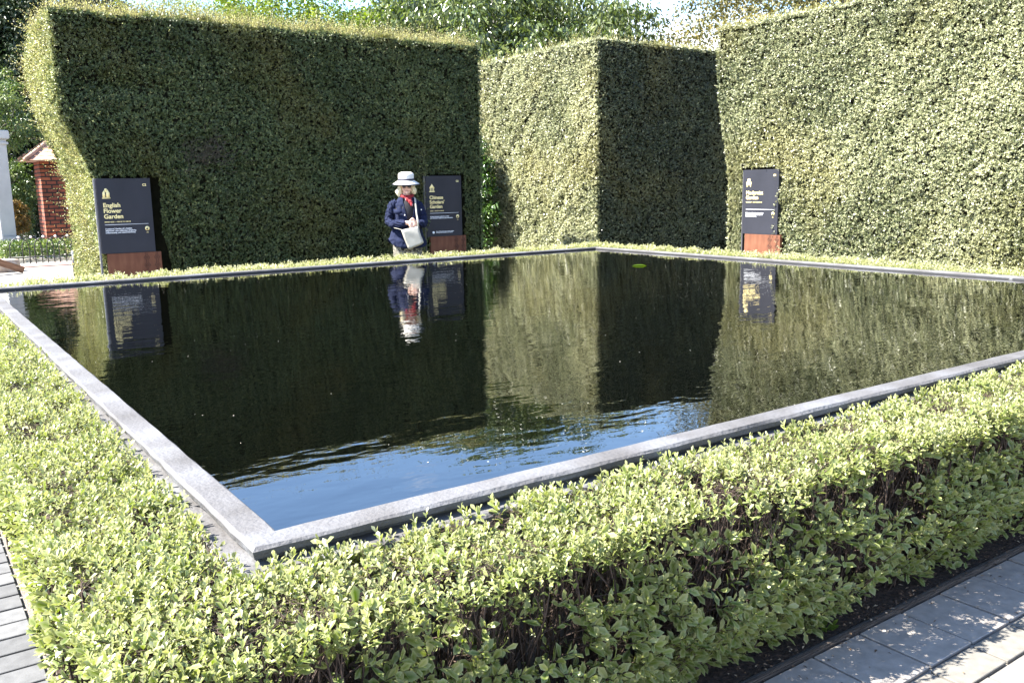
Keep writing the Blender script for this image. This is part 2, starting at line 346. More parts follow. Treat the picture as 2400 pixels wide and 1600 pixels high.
# pollen and petals on the water
b = Bag(); n = 5000
q = rng.random((n, 2)); P = np.column_stack([PX0+.05+q[:, 0]*6.6, PY0+.05+q[:, 1]*6.6, np.full(n, WZ+.0015)])
keep = vn(P*np.array([1, 1, 0])+3, .9) > .5; keep |= (rng.random(n) < .12); far = (P[:, 0]+P[:, 1]) > 8.5; keep &= (far | (rng.random(n) < .06)); P = P[keep]; n = len(P)
a = rng.random(n)*6.28; s = rng.uniform(.0015, .0045, n)
leaves(b, T_RHOMB, P, np.column_stack([np.cos(a), np.sin(a), 0*a]), np.tile([0, 0, 1.], (n, 1)), s*1.6, s, rng.random(n))
tag(b.build('floating_pollen', mat('pollen', (.6, .58, .5), .8)), 'specks of pale pollen and petals floating on the pool', 'pollen', kind='stuff')

# ------------------------------------------------------------------ low hedge round the pool
HW = .345
ox0, oy0, ox1, oy1 = .20, 1.455, 7.365+.16+HW, 8.645+.15+HW
LOWCY = HW
hedge = empty('low_hedge', (4, 5.3, 0))
fol = Bag(); fol2 = Bag(); stems = Bag()
def top_z(x, y):
    d = np.hypot(x, y); return CZ-.812+.038*np.clip((d-3)/6, 0, 1)
def rosettes(bag, P, D, K, l0, l1, wr, spread, tone0, depth=.035):
    """K leaves round each shoot tip"""
    n = len(P); D = unit(D); ref = np.where(np.abs(D[:, 2:3]) < .9, [[0, 0, 1.]], [[1., 0, 0]]); X = unit(np.cross(D, ref)); Y = np.cross(D, X)
    ph = rng.random(n)*6.28
    for k in range(K):
        t = k/(K-1) if K > 1 else 1
        a = ph+k*2.4+rng.normal(0, .25, n); tilt = (spread*(1-.62*t))+rng.normal(0, .16, n)
        rad = X*np.cos(a)[:, None]+Y*np.sin(a)[:, None]
        Dk = D*np.cos(tilt)[:, None]+rad*np.sin(tilt)[:, None]
        O = P-D*(depth*(1-t))[:, None] if isinstance(depth, np.ndarray) else P-D*depth*(1-t)
        ln = rng.uniform(l0, l1, n)*(1-.35*t**2); wd_ = ln*rng.uniform(wr*.85, wr*1.15, n)
        Nn = unit(D*np.sin(tilt)[:, None]-rad*np.cos(tilt)[:, None]+.0001)
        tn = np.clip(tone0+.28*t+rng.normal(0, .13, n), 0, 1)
        leaves(bag, T_OVAL, O, Dk, Nn, ln, wd_, tn)
def zone_pts(n, x0, y0, x1, y1):
    q = rng.random((n, 2)); return x0+q[:, 0]*(x1-x0), y0+q[:, 1]*(y1-y0)
def tops(x0, y0, x1, y1, dens, l0, l1, K=7, gap=True, tone=.42, spread=1.15):
    n = int((x1-x0)*(y1-y0)*dens)
    x, y = zone_pts(n, x0, y0, x1, y1)
    P = np.column_stack([x, y, np.zeros(n)])
    if gap:
        k = (fbm(P, 8.5) > .41) | (rng.random(n) < .13); x, y, P = x[k], y[k], P[k]; n = len(P)
    P[:, 2] = top_z(x, y)+(fbm(P, 7)-.5)*.085+rng.normal(0, .013, n)-np.where(rng.random(n) < .3, rng.uniform(.01, .045, n), 0)
    D = np.column_stack([rng.normal(0, .3, n), rng.normal(0, .3, n), np.ones(n)])
    big = rng.random(n) < .12; tn_ = tone+(vn(P, 4)-.5)*.3
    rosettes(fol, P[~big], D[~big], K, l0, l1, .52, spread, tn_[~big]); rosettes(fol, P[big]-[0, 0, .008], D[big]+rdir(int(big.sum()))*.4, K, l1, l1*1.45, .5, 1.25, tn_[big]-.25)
def faces(axis, c0, c1, fixed, sgn, dens, l0, l1, lean=.0, K=6, zlo=.05):
    """vertical side; axis 'x' runs along x, face at y=fixed, outward sgn"""
    L_ = abs(c1-c0); H = CZ-.80-zlo; n = int(L_*H*dens)
    u = rng.uniform(c0, c1, n); z = zlo+rng.random(n)**.9*H
    dep = np.abs(rng.normal(0, .03, n)); hz = (z-zlo)/H
    # sparse belt of bare stems just below the clipped top
    P0 = np.column_stack([u, z, 0*u]); k = (fbm(P0, 4.5) > .43) | (rng.random(n) < .16)
    k &= ~((hz > .72) & (rng.random(n) < .72)); u, z, dep, hz = u[k], z[k], dep[k], hz[k]; n = len(u)
    out = -lean*(1-hz)+ (fbm(np.column_stack([u, z, 0*u+7]), 5)-.5)*.11 - dep
    # low bulge: long shoots lean out near the bottom
    out += (.10 if axis == 'x' else .05)*np.exp(-((hz-.45)/.25)**2)
    P = np.zeros((n, 3)); D = np.zeros((n, 3)); i, j = (0, 1) if axis == 'x' else (1, 0)
    P[:, i] = u; P[:, j] = fixed+sgn*out; P[:, 2] = z
    D[:, i] = rng.normal(0, .45, n); D[:, j] = sgn*rng.uniform(.5, 1.1, n); D[:, 2] = rng.uniform(.2, 1.1, n)
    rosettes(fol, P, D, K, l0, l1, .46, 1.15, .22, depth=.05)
    # twigs carrying the shoots
    A = P-unit(D)*.11; A[:, j] = A[:, j]-sgn*.02; prisms(stems, A, P, np.full(n, .0022), np.full(n, .0012))
# near arms
ix, iy = ox0+HW+.005, oy0+HW+.005
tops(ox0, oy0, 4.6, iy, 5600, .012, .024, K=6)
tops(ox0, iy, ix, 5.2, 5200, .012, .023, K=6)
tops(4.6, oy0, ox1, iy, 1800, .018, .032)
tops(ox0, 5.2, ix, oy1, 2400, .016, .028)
tops(ix, oy1-HW, ox1, oy1, 2300, .018, .03, K=6, tone=.68, spread=1.4)  # far arms: same plant, stronger sun put into a paler leaf tone
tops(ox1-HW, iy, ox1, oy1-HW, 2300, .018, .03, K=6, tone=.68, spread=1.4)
faces('x', ox0, 4.8, oy0+.02, -1, 1250, .026, .055, lean=.12)
faces('x', 4.8, ox1, oy0+.02, -1, 600, .026, .05, lean=.12)
faces('y', oy0, 5, ox0+.02, -1, 1100, .024, .046, lean=.06)
faces('y', 5, oy1, ox0+.02, -1, 500, .026, .05, lean=.06)
faces('x', ox0, ox1, oy1-.02, 1, 350, .026, .05)
faces('y', oy0, oy1, ox1-.02, 1, 350, .026, .05)
# small inner sides that meet the curb: a few leaves lean over the plinth
def fringe(axis, c0, c1, fixed, sgn, n):
    u = rng.uniform(c0, c1, n); i, j = (0, 1) if axis == 'x' else (1, 0)
    P = np.zeros((n, 3)); D = np.zeros((n, 3)); P[:, i] = u; P[:, j] = fixed+rng.normal(0, .012, n); P[:, 2] = top_z(P[:, 0], P[:, 1])+rng.uniform(-.03, .02, n)
    D[:, i] = rng.normal(0, .3, n); D[:, j] = sgn*.35; D[:, 2] = 1
    rosettes(fol, P, D, 6, .02, .034, .5, 1., .4)
fringe('x', .6, 4.6, iy-.005, 1, 330); fringe('x', 4.6, 7.5, iy-.005, 1, 160); fringe('y', 1.9, 8.6, ix-.005, 1, 380)
fringe('x', .6, 7.5, oy1-HW, -1, 260); fringe('y', 1.9, 8.7, ox1-HW, -1, 260)
# interior leaves
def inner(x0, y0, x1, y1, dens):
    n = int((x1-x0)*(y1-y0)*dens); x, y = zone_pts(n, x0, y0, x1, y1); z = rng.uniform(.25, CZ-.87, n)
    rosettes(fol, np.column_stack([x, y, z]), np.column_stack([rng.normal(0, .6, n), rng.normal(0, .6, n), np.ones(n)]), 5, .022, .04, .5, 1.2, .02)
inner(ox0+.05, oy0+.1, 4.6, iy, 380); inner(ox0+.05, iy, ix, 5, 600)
# stems
def stem_field(x0, y0, x1, y1, dens):
    n = int((x1-x0)*(y1-y0)*dens); x, y = zone_pts(n, x0, y0, x1, y1)
    y_in = np.where((y1-y0 < 1), .14*(1-(y-y0)/max(y1-y0, .01)), 0); A = np.column_stack([x, y+y_in, np.full(n, .0)]); r = rng.uniform(.003, .0065, n); lean_ = rng.normal(0, .05, (n, 2))
    zt = top_z(x, y)-.02
    for k in range(4):
        B = A.copy(); B[:, 2] = zt*(k+1)/4*1.0; B[:, :2] += lean_*.5+rng.normal(0, .015, (n, 2)); B[:, 1] -= y_in/4
        B[:, 0] = np.clip(B[:, 0], x0-.01, x1+.01); B[:, 1] = np.clip(B[:, 1], y0-.01, y1+.01)
        prisms(stems, A, B, r, r*.8); r = r*.78
        if k >= 1:
            for _ in range(3):
                C = B+np.column_stack([rng.normal(0, .045, n), rng.normal(0, .045, n), rng.uniform(.05, .15, n)]); C[:, 2] = np.minimum(C[:, 2], zt+.01); C[:, 0] = np.clip(C[:, 0], x0, x1); C[:, 1] = np.clip(C[:, 1], y0, y1)
                prisms(stems, B, C, r*.7, r*.35)
                C2 = C+np.column_stack([rng.normal(0, .03, n), rng.normal(0, .03, n), rng.uniform(.03, .09, n)]); C2[:, 2] = np.minimum(C2[:, 2], zt+.02); C2[:, 0] = np.clip(C2[:, 0], x0-.01, x1+.01); C2[:, 1] = np.clip(C2[:, 1], y0-.01, y1+.01)
                prisms(stems, C, C2, r*.4, r*.25)
        A = B
stem_field(ox0+.06, oy0+.07, 4.8, iy-.02, 560); stem_field(ox0+.06, iy-.02, ix-.02, 5, 380)
stem_field(4.8, oy0+.07, ox1-.05, iy-.02, 160)
hl = fol.build('foliage', M['low_leaf'], hedge); hs_ = stems.build('stems', M['twig'], hedge)
b = Bag(); g0, g1 = .2, .25
cy = CZ-1.15
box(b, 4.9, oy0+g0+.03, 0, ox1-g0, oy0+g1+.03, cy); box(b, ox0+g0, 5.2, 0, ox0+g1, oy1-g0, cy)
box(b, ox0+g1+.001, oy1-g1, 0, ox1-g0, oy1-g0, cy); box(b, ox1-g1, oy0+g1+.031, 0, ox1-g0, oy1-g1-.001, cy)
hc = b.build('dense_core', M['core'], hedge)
for o in (hl, hs_, hc): o.location = (-4, -5.3, 0)
tag(hedge, 'low clipped hedge of small pale green oval leaves running round the pool rim', 'hedge')

# ------------------------------------------------------------------ tall clipped hedges
def face_cloud(bag, shoots, org, U, V, N, ul, vl, dens, depthf, l0, l1, tone=.4, alc=None, twl=None, shoot_n=0, K=5):
    org, U, V, N = [np.array(a, float) for a in (org, U, V, N)]
    n = int(ul*vl*dens); u = rng.random(n)*ul; v = rng.random(n)*vl
    if alc is not None:
        k = ~alc(u, v); u, v = u[k], v[k]; n = len(u)
    d = depthf(u, v)+rng.normal(0, .016, n)-np.where(rng.random(n) < .3, rng.uniform(0, .05, n), 0)
    P = org+u[:, None]*U+v[:, None]*V+d[:, None]*N
    kk = (vn(P, 7.5) > .13) | (rng.random(n) < .25); P = P[kk]; n = len(P)
    D = unit(N*rng.uniform(.4, 1, n)[:, None]+V*rng.uniform(-.1, .8, n)[:, None]+rdir(n)*.55)
    ref = np.where(np.abs(D[:, 2:3]) < .9, [[0, 0, 1.]], [[1., 0, 0]]); X = unit(np.cross(D, ref)); Y = np.cross(D, X); ph = rng.random(n)*6.28
    tb = tone+rng.normal(0, .1, n)+(fbm(P, 1.2)-.5)*.5
    for k in range(K):
        a = ph+k*2.4; tilt = 1.25-.12*k+rng.normal(0, .2, n); rad = X*np.cos(a)[:, None]+Y*np.sin(a)[:, None]
        Dk = D*np.cos(tilt)[:, None]+rad*np.sin(tilt)[:, None]; ln = rng.uniform(l0, l1, n)
        leaves(bag, T_RHOMB, P-D*(.018*(1-k/K)), Dk, unit(D*np.sin(tilt)[:, None]-rad*np.cos(tilt)[:, None]), ln, ln*.42, np.clip(tb+rng.normal(0, .17, n), 0, 1))
def spray(bag, st, P, D, length, per=9, l=.02, tone=.6, wr=.35):
    """slender leafy shoots"""
    n = len(P); D = unit(D); ref = np.where(np.abs(D[:, 2:3]) < .9, [[0, 0, 1.]], [[1., 0, 0]]); X = unit(np.cross(D, ref)); Y = np.cross(D, X); ph = rng.random(n)*6.28
    prisms(st, P, P+D*length[:, None], np.full(n, .002), np.full(n, .001))
    for k in range(per):
        t = (k+.5)/per; a = ph+k*2.4; rad = X*np.cos(a)[:, None]+Y*np.sin(a)[:, None]
        ln = rng.uniform(.7, 1.2, n)*l
        leaves(bag, T_RHOMB, P+D*(length*t)[:, None], D*.75+rad*.7, D-rad, ln, ln*wr, np.clip(tone+rng.normal(0, .2, n), 0, 1))
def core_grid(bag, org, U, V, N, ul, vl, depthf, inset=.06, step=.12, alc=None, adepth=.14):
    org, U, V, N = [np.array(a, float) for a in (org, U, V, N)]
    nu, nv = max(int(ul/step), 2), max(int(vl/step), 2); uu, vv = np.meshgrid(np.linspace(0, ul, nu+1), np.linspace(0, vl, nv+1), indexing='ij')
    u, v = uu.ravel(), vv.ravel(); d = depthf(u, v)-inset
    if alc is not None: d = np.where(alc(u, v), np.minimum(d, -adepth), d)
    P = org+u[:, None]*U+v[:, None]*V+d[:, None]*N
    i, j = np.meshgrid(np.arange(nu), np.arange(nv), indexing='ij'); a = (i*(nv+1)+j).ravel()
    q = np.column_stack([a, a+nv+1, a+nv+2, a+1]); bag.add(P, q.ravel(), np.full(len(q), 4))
def tall_hedge(name, label, x0, y0, x1, y1, H, leafm, spec, shear=False):
    root = empty(name, ((x0+x1)/2, (y0+y1)/2, 0)); tag(root, label, 'hedge')
    fb, sb, shb, cb = Bag(), Bag(), Bag(), Bag()
    S = {'front': ((x0, y0, 0), (1, 0, 0), (0, 0, 1), (0, -1, 0), x1-x0, H), 'left': ((x0, y1, 0), (0, -1, 0), (0, 0, 1), (-1, 0, 0), y1-y0, H),
         'right': ((x1, y0, 0), (0, 1, 0), (0, 0, 1), (1, 0, 0), y1-y0, H), 'back': ((x1, y1, 0), (-1, 0, 0), (0, 0, 1), (0, 1, 0), x1-x0, H),
         'top': ((x0, y0, H), (1, 0, 0), (0, 1, 0), (0, 0, 1), x1-x0, y1-y0)}
    for k, (org, U, V, N, ul, vl) in S.items():
        sp = spec.get(k, {})
        amp = sp.get('amp', .1); ex = sp.get('depth'); o3 = np.array(org, float); U3, V3 = np.array(U, float), np.array(V, float)
        def df(u, v, amp=amp, ex=ex, o3=o3, U3=U3, V3=V3, ul=ul, k=k):
            P = o3+u[:, None]*U3+v[:, None]*V3
            d = (fbm(P, 1.3)-.5)*amp+(vn(P, 8)-.5)*.07
            eg = np.clip(np.minimum(u, ul-u)/.22, 0, 1) if k != 'top' else 1
            return (d+(ex(u, v) if ex else 0))*eg
        face_cloud(fb, None, org, U, V, N, ul, vl, sp.get('dens', 250), df, sp.get('l0', .025), sp.get('l1', .045), tone=sp.get('tone', .4), alc=sp.get('alc'), K=sp.get('K', 5))
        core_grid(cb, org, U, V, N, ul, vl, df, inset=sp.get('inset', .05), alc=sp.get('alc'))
        ns = sp.get('shoots', 0)
        if ns:
            u = rng.random(ns)*ul; v = rng.random(ns)*vl
            if sp.get('alc') is not None: kk = ~sp['alc'](u, v); u, v = u[kk], v[kk]
            P = o3+u[:, None]*U3+v[:, None]*V3+df(u, v)[:, None]*np.array(N, float); m = len(P)
            D = np.array(N, float)*.8+rdir(m)*.6+np.array([0, 0, .5]); ln = rng.gamma(2.2, sp.get('sl', .03), m)+.03
            spray(fb if sp.get('sdark') else shb, sb, P, D, ln, per=8, l=.022, tone=.85 if sp.get('sdark') else .6)
    if shear is True:
        for bg in (fb, sb, shb, cb):
            for V_ in bg.V: t_ = np.clip((2.45-V_[:, 2])/1.0, 0, 1); V_[:, 0] += .28*(t_*t_*(3-2*t_))*np.clip((2.7-V_[:, 0])/1.0, 0, 1)
    if shear == 'y':
        for bg in (fb, sb, shb, cb):
            for V_ in bg.V: t_ = np.clip((2.9-V_[:, 2])/1.6, 0, 1); V_[:, 1] -= .24*(t_*t_*(3-2*t_))*np.clip((V_[:, 1]-7.9)/.4, 0, 1)
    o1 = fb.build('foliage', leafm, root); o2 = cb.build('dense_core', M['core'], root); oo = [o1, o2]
    if shb.V: oo.append(shb.build('young_shoots', M['shoot'], root))
    if sb.V: oo.append(sb.build('twigs', M['twig'], root))
    for o in oo: o.location = (-(x0+x1)/2, -(y0+y1)/2, 0)
    return root
SIGN_W, SIGN_T = .57, 1.61
A0 = 1.62      # left end of the left hedge
LHY = 10.62; RHX = 9.2
LH0, LH1 = A0, 6.95
# two alcoves in the left hedge (English sign, Chinese sign)
E0, C0 = 1.90, 6.02
def alcL(u, v):
    x = u+LH0
    a = (x < E0+.62) & (v < SIGN_T+.02+.02*np.sin(x*40)); b_ = (x > C0+.03) & (x < C0+.64) & (v < SIGN_T+.03)
    c = (x > E0+.45) & (x < E0+.80) & (v < .75+.2*np.sin(x*23)) ; return a | b_ | c
def depL(u, v):   # belly over the left sign, undercut lower left, ragged notch near the left end
    x = u+LH0
    d = .10*np.exp(-((v-2.1)/.5)**2)*np.clip((4.2-x)/2, 0, 1) - .12*np.exp(-((v-2.62)/.12)**2)*np.exp(-((x-2.2)/.5)**2) - .10*np.clip((.7-v)/.7, 0, 1)
    return d-.10*np.exp(-((v-1.95)/.16)**2-((x-3.05)/.25)**2)
def depEnd(u, v):  # uneven, overgrown left end
    return .04*np.sin(v*5+u)+.03*np.clip((v-2.3)/.6, 0, 1)
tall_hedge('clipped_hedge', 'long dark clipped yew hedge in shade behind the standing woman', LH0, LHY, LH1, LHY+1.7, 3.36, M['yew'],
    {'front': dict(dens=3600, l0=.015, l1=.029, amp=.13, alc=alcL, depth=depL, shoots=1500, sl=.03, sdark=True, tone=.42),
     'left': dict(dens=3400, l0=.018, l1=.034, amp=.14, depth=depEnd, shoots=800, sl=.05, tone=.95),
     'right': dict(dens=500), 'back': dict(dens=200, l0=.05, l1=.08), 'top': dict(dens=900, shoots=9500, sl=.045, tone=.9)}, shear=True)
dw = Bag(); n = 230; C_ = np.column_stack([3.12+rng.normal(0, .16, n), np.full(n, LHY-.03)-np.abs(rng.normal(0, .03, n)), 1.86+rng.normal(0, .10, n)])
D_ = unit(np.column_stack([rng.normal(.3, 1, n), -np.abs(rng.normal(0, .3, n)), rng.normal(.3, .8, n)])); prisms(dw, C_, C_+D_*rng.uniform(.05, .14, n)[:, None], np.full(n, .0035), np.full(n, .0015))
LHG = [o for o in COL.objects if o.name == 'clipped_hedge'][0]; dwo = dw.build('dead_twigs', noisy('dead_twig', [(.3, (.03, .025, .015)), (.7, (.10, .085, .06))], scale=20, rough=.9), LHG); dwo['kind'] = 'stuff'; dwo.location = (-LHG.location[0], -LHG.location[1], 0)
# right hedge
def alcR(u, v):   # face 'left': origin (x0,y1) running towards -y
    y = 8.33-u; return (y < 7.87) & (y > 7.36) & (v < SIGN_T+.03)
def depR(u, v): return -.10*np.clip((u*0+1)*(.6-u)/.6, 0, 1)*0 - .06*np.clip((2-v)/2, 0, 1)
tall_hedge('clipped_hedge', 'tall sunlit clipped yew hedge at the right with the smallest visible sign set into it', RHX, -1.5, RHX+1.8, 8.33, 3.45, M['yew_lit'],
    {'left': dict(dens=4000, l0=.015, l1=.029, amp=.10, alc=alcR, depth=depR, shoots=1700, sl=.016, sdark=True, tone=.5, inset=.07),
     'front': dict(dens=100), 'right': dict(dens=100, l0=.05, l1=.08), 'back': dict(dens=900, tone=.4), 'top': dict(dens=900, shoots=6000, sl=.02, tone=.9)}, shear='y')
BX, BY = 9.02, 10.55
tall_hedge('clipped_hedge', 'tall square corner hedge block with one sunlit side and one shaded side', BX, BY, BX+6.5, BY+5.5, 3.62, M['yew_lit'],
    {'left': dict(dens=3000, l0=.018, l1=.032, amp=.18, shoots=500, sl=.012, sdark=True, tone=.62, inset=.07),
     'front': dict(dens=2800, l0=.017, l1=.028, amp=.05, tone=.2, shoots=200, sl=.01, sdark=True),  # shade of this side is put into its darker leaf tone
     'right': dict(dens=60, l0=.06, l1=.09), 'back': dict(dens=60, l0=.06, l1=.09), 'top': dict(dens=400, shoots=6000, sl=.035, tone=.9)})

# ------------------------------------------------------------------ signs
panelm = noisy('charcoal_panel', [(.3, (.013, .014, .020)), (.7, (.020, .021, .029))], scale=3, rough=.55, spec=.3)
rust = noisy('rusted_steel', [(.25, (.085, .028, .013)), (.55, (.12, .043, .02)), (.8, (.17, .07, .037))], scale=4, rough=.8, stretch=(3, 3, 1))
groove = mat('engraved_line', (.03, .012, .008), .9)
edgem = mat('panel_edge', (.12, .12, .13), .4, .5, .6)
def text_mesh(s, size, name, m, parent, x, z, y, align='LEFT', sp=1.0, bold=0.0, lh=1.0):
    cu = bpy.data.curves.new(name, 'FONT'); cu.body = s; cu.size = size; cu.align_x = align; cu.space_character = sp; cu.space_line = lh; cu.extrude = .0008; cu.offset = bold
    o = bpy.data.objects.new('tmp', cu); COL.objects.link(o); bpy.context.view_layer.update()
    dg = bpy.context.evaluated_depsgraph_get(); me = bpy.data.meshes.new_from_object(o.evaluated_get(dg)); bpy.data.objects.remove(o); me.name = name
    me.materials.clear()
    r = link_mesh(name, me, m, parent); r.rotation_euler = (pi/2, 0, 0); r.location = (x, y, z); return r
def flat(name, polys, m, parent, y, th=.0015):
    """thin raised shapes on the sign face (x, z outlines)"""
    b = Bag()
    for p in polys:
        n = len(p); V = [(x, y, z) for x, z in p]+[(x, y-th, z) for x, z in p]
        L_ = list(range(n))+[n+i for i in range(n)][::-1]; S_ = [n, n]
        for i in range(n): L_ += [i, n+i, n+(i+1) % n, (i+1) % n]; S_.append(4)
        b.add(V, L_, S_)
    return b.build(name, m, parent)
def rect(x0, z0, x1, z1): return [(x0, z0), (x1, z0), (x1, z1), (x0, z1)]
def disc(cx, cz, r, n=20): return [(cx+r*cos(2*pi*i/n), cz+r*sin(2*pi*i/n)) for i in range(n)]
def segs(pts, w):
    out = []
    for (a, b) in pts:
        dx, dz = b[0]-a[0], b[1]-a[1]; l = math.hypot(dx, dz); nx, nz_ = -dz/l*w/2, dx/l*w/2
        out.append([(a[0]+nx, a[1]+nz_), (b[0]+nx, b[1]+nz_), (b[0]-nx, b[1]-nz_), (a[0]-nx, a[1]-nz_)])
    return out
def sign(label, loc, rz, title, sub, body, code, icon, foot=None, tl=1.0):
    """local: x along the face, -y outward, origin at the lower left of the panel"""
    r = empty('information_sign', loc, rz); tag(r, label, 'sign', 'garden signs')
    W, Z0, Z1 = .565, .79, SIGN_T
    bevbox('panel', 0, 0, Z0, W, .055, Z1, panelm, r, .002, 1)
    bevbox('mounting_strip', -.022, .012, .02, -.002, .050, Z1-.004, edgem, r, .002, 1)
    base = bevbox('base_block', .05, -.006, -.01, W+.055, .045, Z0-.002, rust, r, .002, 1)
    # woven diamond pattern cut in the base
    ln = []
    for cx, wd in ((W-.105, .032), (W+.005, .028)):
        z = .02
        while z < Z0-.06:
            h = .055
            ln += [((cx-.008, z), (cx-wd, z+h/2)), ((cx-wd, z+h/2), (cx-.008, z+h)), ((cx+.008, z), (cx+wd, z+h/2)), ((cx+wd, z+h/2), (cx+.008, z+h))]
            ln += [((cx, z+h*.25), (cx-wd*.45, z+h/2)), ((cx-wd*.45, z+h/2), (cx, z+h*.75)), ((cx, z+h*.75), (cx+wd*.45, z+h/2)), ((cx+wd*.45, z+h/2), (cx, z+h*.25))]
            ln += [((cx-.008, z+h), (cx-.008, z+h+.03)), ((cx+.008, z+h), (cx+.008, z+h+.03))]
            z += h+.03
    hl_ = len(ln)//2
    flat('engraved_pattern', segs(ln[:hl_], .004), groove, base, -.0068); flat('engraved_pattern', segs(ln[hl_:], .004), groove, base, -.0068)
    yt = -.0012; g = M['text_gold']; w = M['text_white']
    ip = flat('emblem', icon, g, r, -.0005)
    n = title.count('\n')+1; zt = Z1-.312
    text_mesh(title, .0655, 'title_lettering', g, r, .052, zt, yt, sp=1.0, bold=.0014, lh=.935)
    zs = Z1-.478+.0613*(3-n)
    text_mesh(sub, .0165, 'date_lettering', g, r, .054, zs, yt, bold=.0004)
    zl = Z1-.505
    flat('rule_line', [rect(.054, zl, W-.055, zl+.004)], w, r, -.0005)
    text_mesh(body, .0215, 'description_lettering', w, r, .054, zl-.05, yt, bold=.0004, lh=.98)
    text_mesh(code, .034, 'code_lettering', g, r, W-.045, Z1-.085, yt, align='RIGHT', bold=.001)
    k = flat('audio_symbol', [disc(W-.072, zl-.05, .024)], g, r, -.0005)
    flat('speaker_mark', [[(W-.085, zl-.062), (W-.078, zl-.062), (W-.068, zl-.072), (W-.068, zl-.038), (W-.078, zl-.048), (W-.085, zl-.048)]], panelm, k, -.0024)
    flat('audio_label', [rect(W-.082, zl-.098, W-.062, zl-.092)], g, k, -.0005)
    if foot:
        flat('accessible_symbol', [disc(.10, Z0+.055, .017)], w, r, -.0005)
        text_mesh(foot, .017, 'notice_lettering', w, r, .14, Z0+.062, yt, bold=.0003, lh=.9)
    return r
x0, zb = .052, SIGN_T-.217
ic_house = [[(x0+.006, zb+.012), (x0+.034, zb+.012), (x0+.034, zb+.062), (x0+.03, zb+.1), (x0+.006, zb+.062)], [(x0+.044, zb+.012), (x0+.078, zb+.012), (x0+.078, zb+.062), (x0+.058, zb+.1), (x0+.044, zb+.062)],
            [(x0+.0305, zb+.07), (x0+.0475, zb+.07), (x0+.0575, zb+.1005), (x0+.05, zb+.108), (x0+.035, zb+.108), (x0+.0275, zb+.1005)], rect(x0, zb, x0+.085, zb+.009)]
ic_pagoda = [rect(x0, zb, x0+.085, zb+.014), rect(x0+.012, zb+.015, x0+.026, zb+.05), rect(x0+.036, zb+.015, x0+.041, zb+.05), rect(x0+.046, zb+.015, x0+.051, zb+.05), rect(x0+.061, zb+.015, x0+.073, zb+.05),
             [(x0, zb+.051), (x0+.085, zb+.051), (x0+.078, zb+.064), (x0+.048, zb+.098), (x0+.0425, zb+.112), (x0+.037, zb+.098), (x0+.007, zb+.064)]]
ic_chair = [[(x0+.018, zb+.05), (x0+.066, zb+.05), (x0+.066, zb+.085), (x0+.057, zb+.105), (x0+.027, zb+.105), (x0+.018, zb+.085)], rect(x0+.004, zb+.016, x0+.08, zb+.0495), rect(x0+.008, zb, x0+.02, zb+.0155), rect(x0+.064, zb, x0+.076, zb+.0155), rect(x0, zb+.05, x0+.0175, zb+.062), rect(x0+.0665, zb+.05, x0+.084, zb+.062)]
sign('charcoal sign reading English Flower Garden on a rusty base at the left hedge end', (E0, LHY-.04, 0), 0, 'English\nFlower\nGarden', 'BRITISH ISLES \u2014 1800 CE TO 1900 CE',
     'A seasonal \u2018Garden of a Golden\nAfternoon\u2019 that celebrates simplicity,\ncraftsmanship, and natural harmony.', 'C2', ic_house)
sign('charcoal sign reading Chinese Scholars\u2019 Garden beside the standing woman', (C0, LHY-.02, 0), 0, 'Chinese\nScholars\u2019\nGarden', 'CHINA \u2014 960 CE TO 1279 CE',
     'A Song Dynasty garden for artistic\nself-cultivation inspired by the mountains.', 'C3', ic_pagoda, foot='Parts of this garden have uneven surfaces\nand may not be suitable for all visitors')
sign('charcoal sign reading Modernist Garden set into the sunlit right hedge', (RHX-.0, 7.84, 0), -pi/2, 'Modernist\nGarden', 'MODERNIST \u2014 20TH CENTURY CE',
     'Built as a celebration to a garden\ndesigned for outdoor living in a\nmid-century climate.', 'C4', ic_chair)

# ------------------------------------------------------------------ the woman
def px(d, az): return (d*sin(radians(az)), d*cos(radians(az)))
def blob(bag, c, r, nu=14, nv=10, rot=None):
    rings = []
    for i in range(1, nv):
        a = pi*i/nv; rings.append(np.array([(r[0]*sin(a)*cos(2*pi*j/nu), r[1]*sin(a)*sin(2*pi*j/nu), -r[2]*cos(a)) for j in range(nu)]))
    if rot is not None: rings = [q @ np.array(rot).T for q in rings]
    loft(bag, [q+np.array(c) for q in rings])
def apply_mods(o):
    bpy.context.view_layer.update(); dg = bpy.context.evaluated_depsgraph_get(); me = bpy.data.meshes.new_from_object(o.evaluated_get(dg))
    o.modifiers.clear(); o.data = me; me.polygons.foreach_set('use_smooth', np.ones(len(me.polygons), bool)); me.update()
def remesh(o, vox, sm=4):
    m = o.modifiers.new('r', 'REMESH'); m.mode = 'VOXEL'; m.voxel_size = vox; m.use_smooth_shade = True
    m2 = o.modifiers.new('s', 'SMOOTH'); m2.iterations = sm; m2.factor = .5; apply_mods(o)
skin = noisy('skin', [(.3, (.58, .34, .25)), (.7, (.68, .44, .34))], scale=20, rough=.5)
navy = noisy('navy_cloth', [(.3, (.0045, .0075, .024)), (.7, (.009, .014, .042))], scale=18, rough=.9, bump=.25, bscale=60, spec=.2)
blackc = mat('black_knit', (.008, .008, .012), .9); creamb = noisy('pale_leather', [(.3, (.27, .255, .215)), (.7, (.36, .34, .29))], scale=12, rough=.5, bump=.15)
hatm = noisy('white_straw', [(.3, (.50, .48, .44)), (.7, (.62, .6, .55))], scale=70, rough=.8, bump=.3, bscale=160)
trim = mat('navy_ribbon', (.012, .013, .03), .7); hairm = noisy('blonde_hair', [(.3, (.50, .40, .22)), (.7, (.78, .70, .50))], scale=20, rough=.5, stretch=(6, 6, .8), bump=.6, bscale=30)
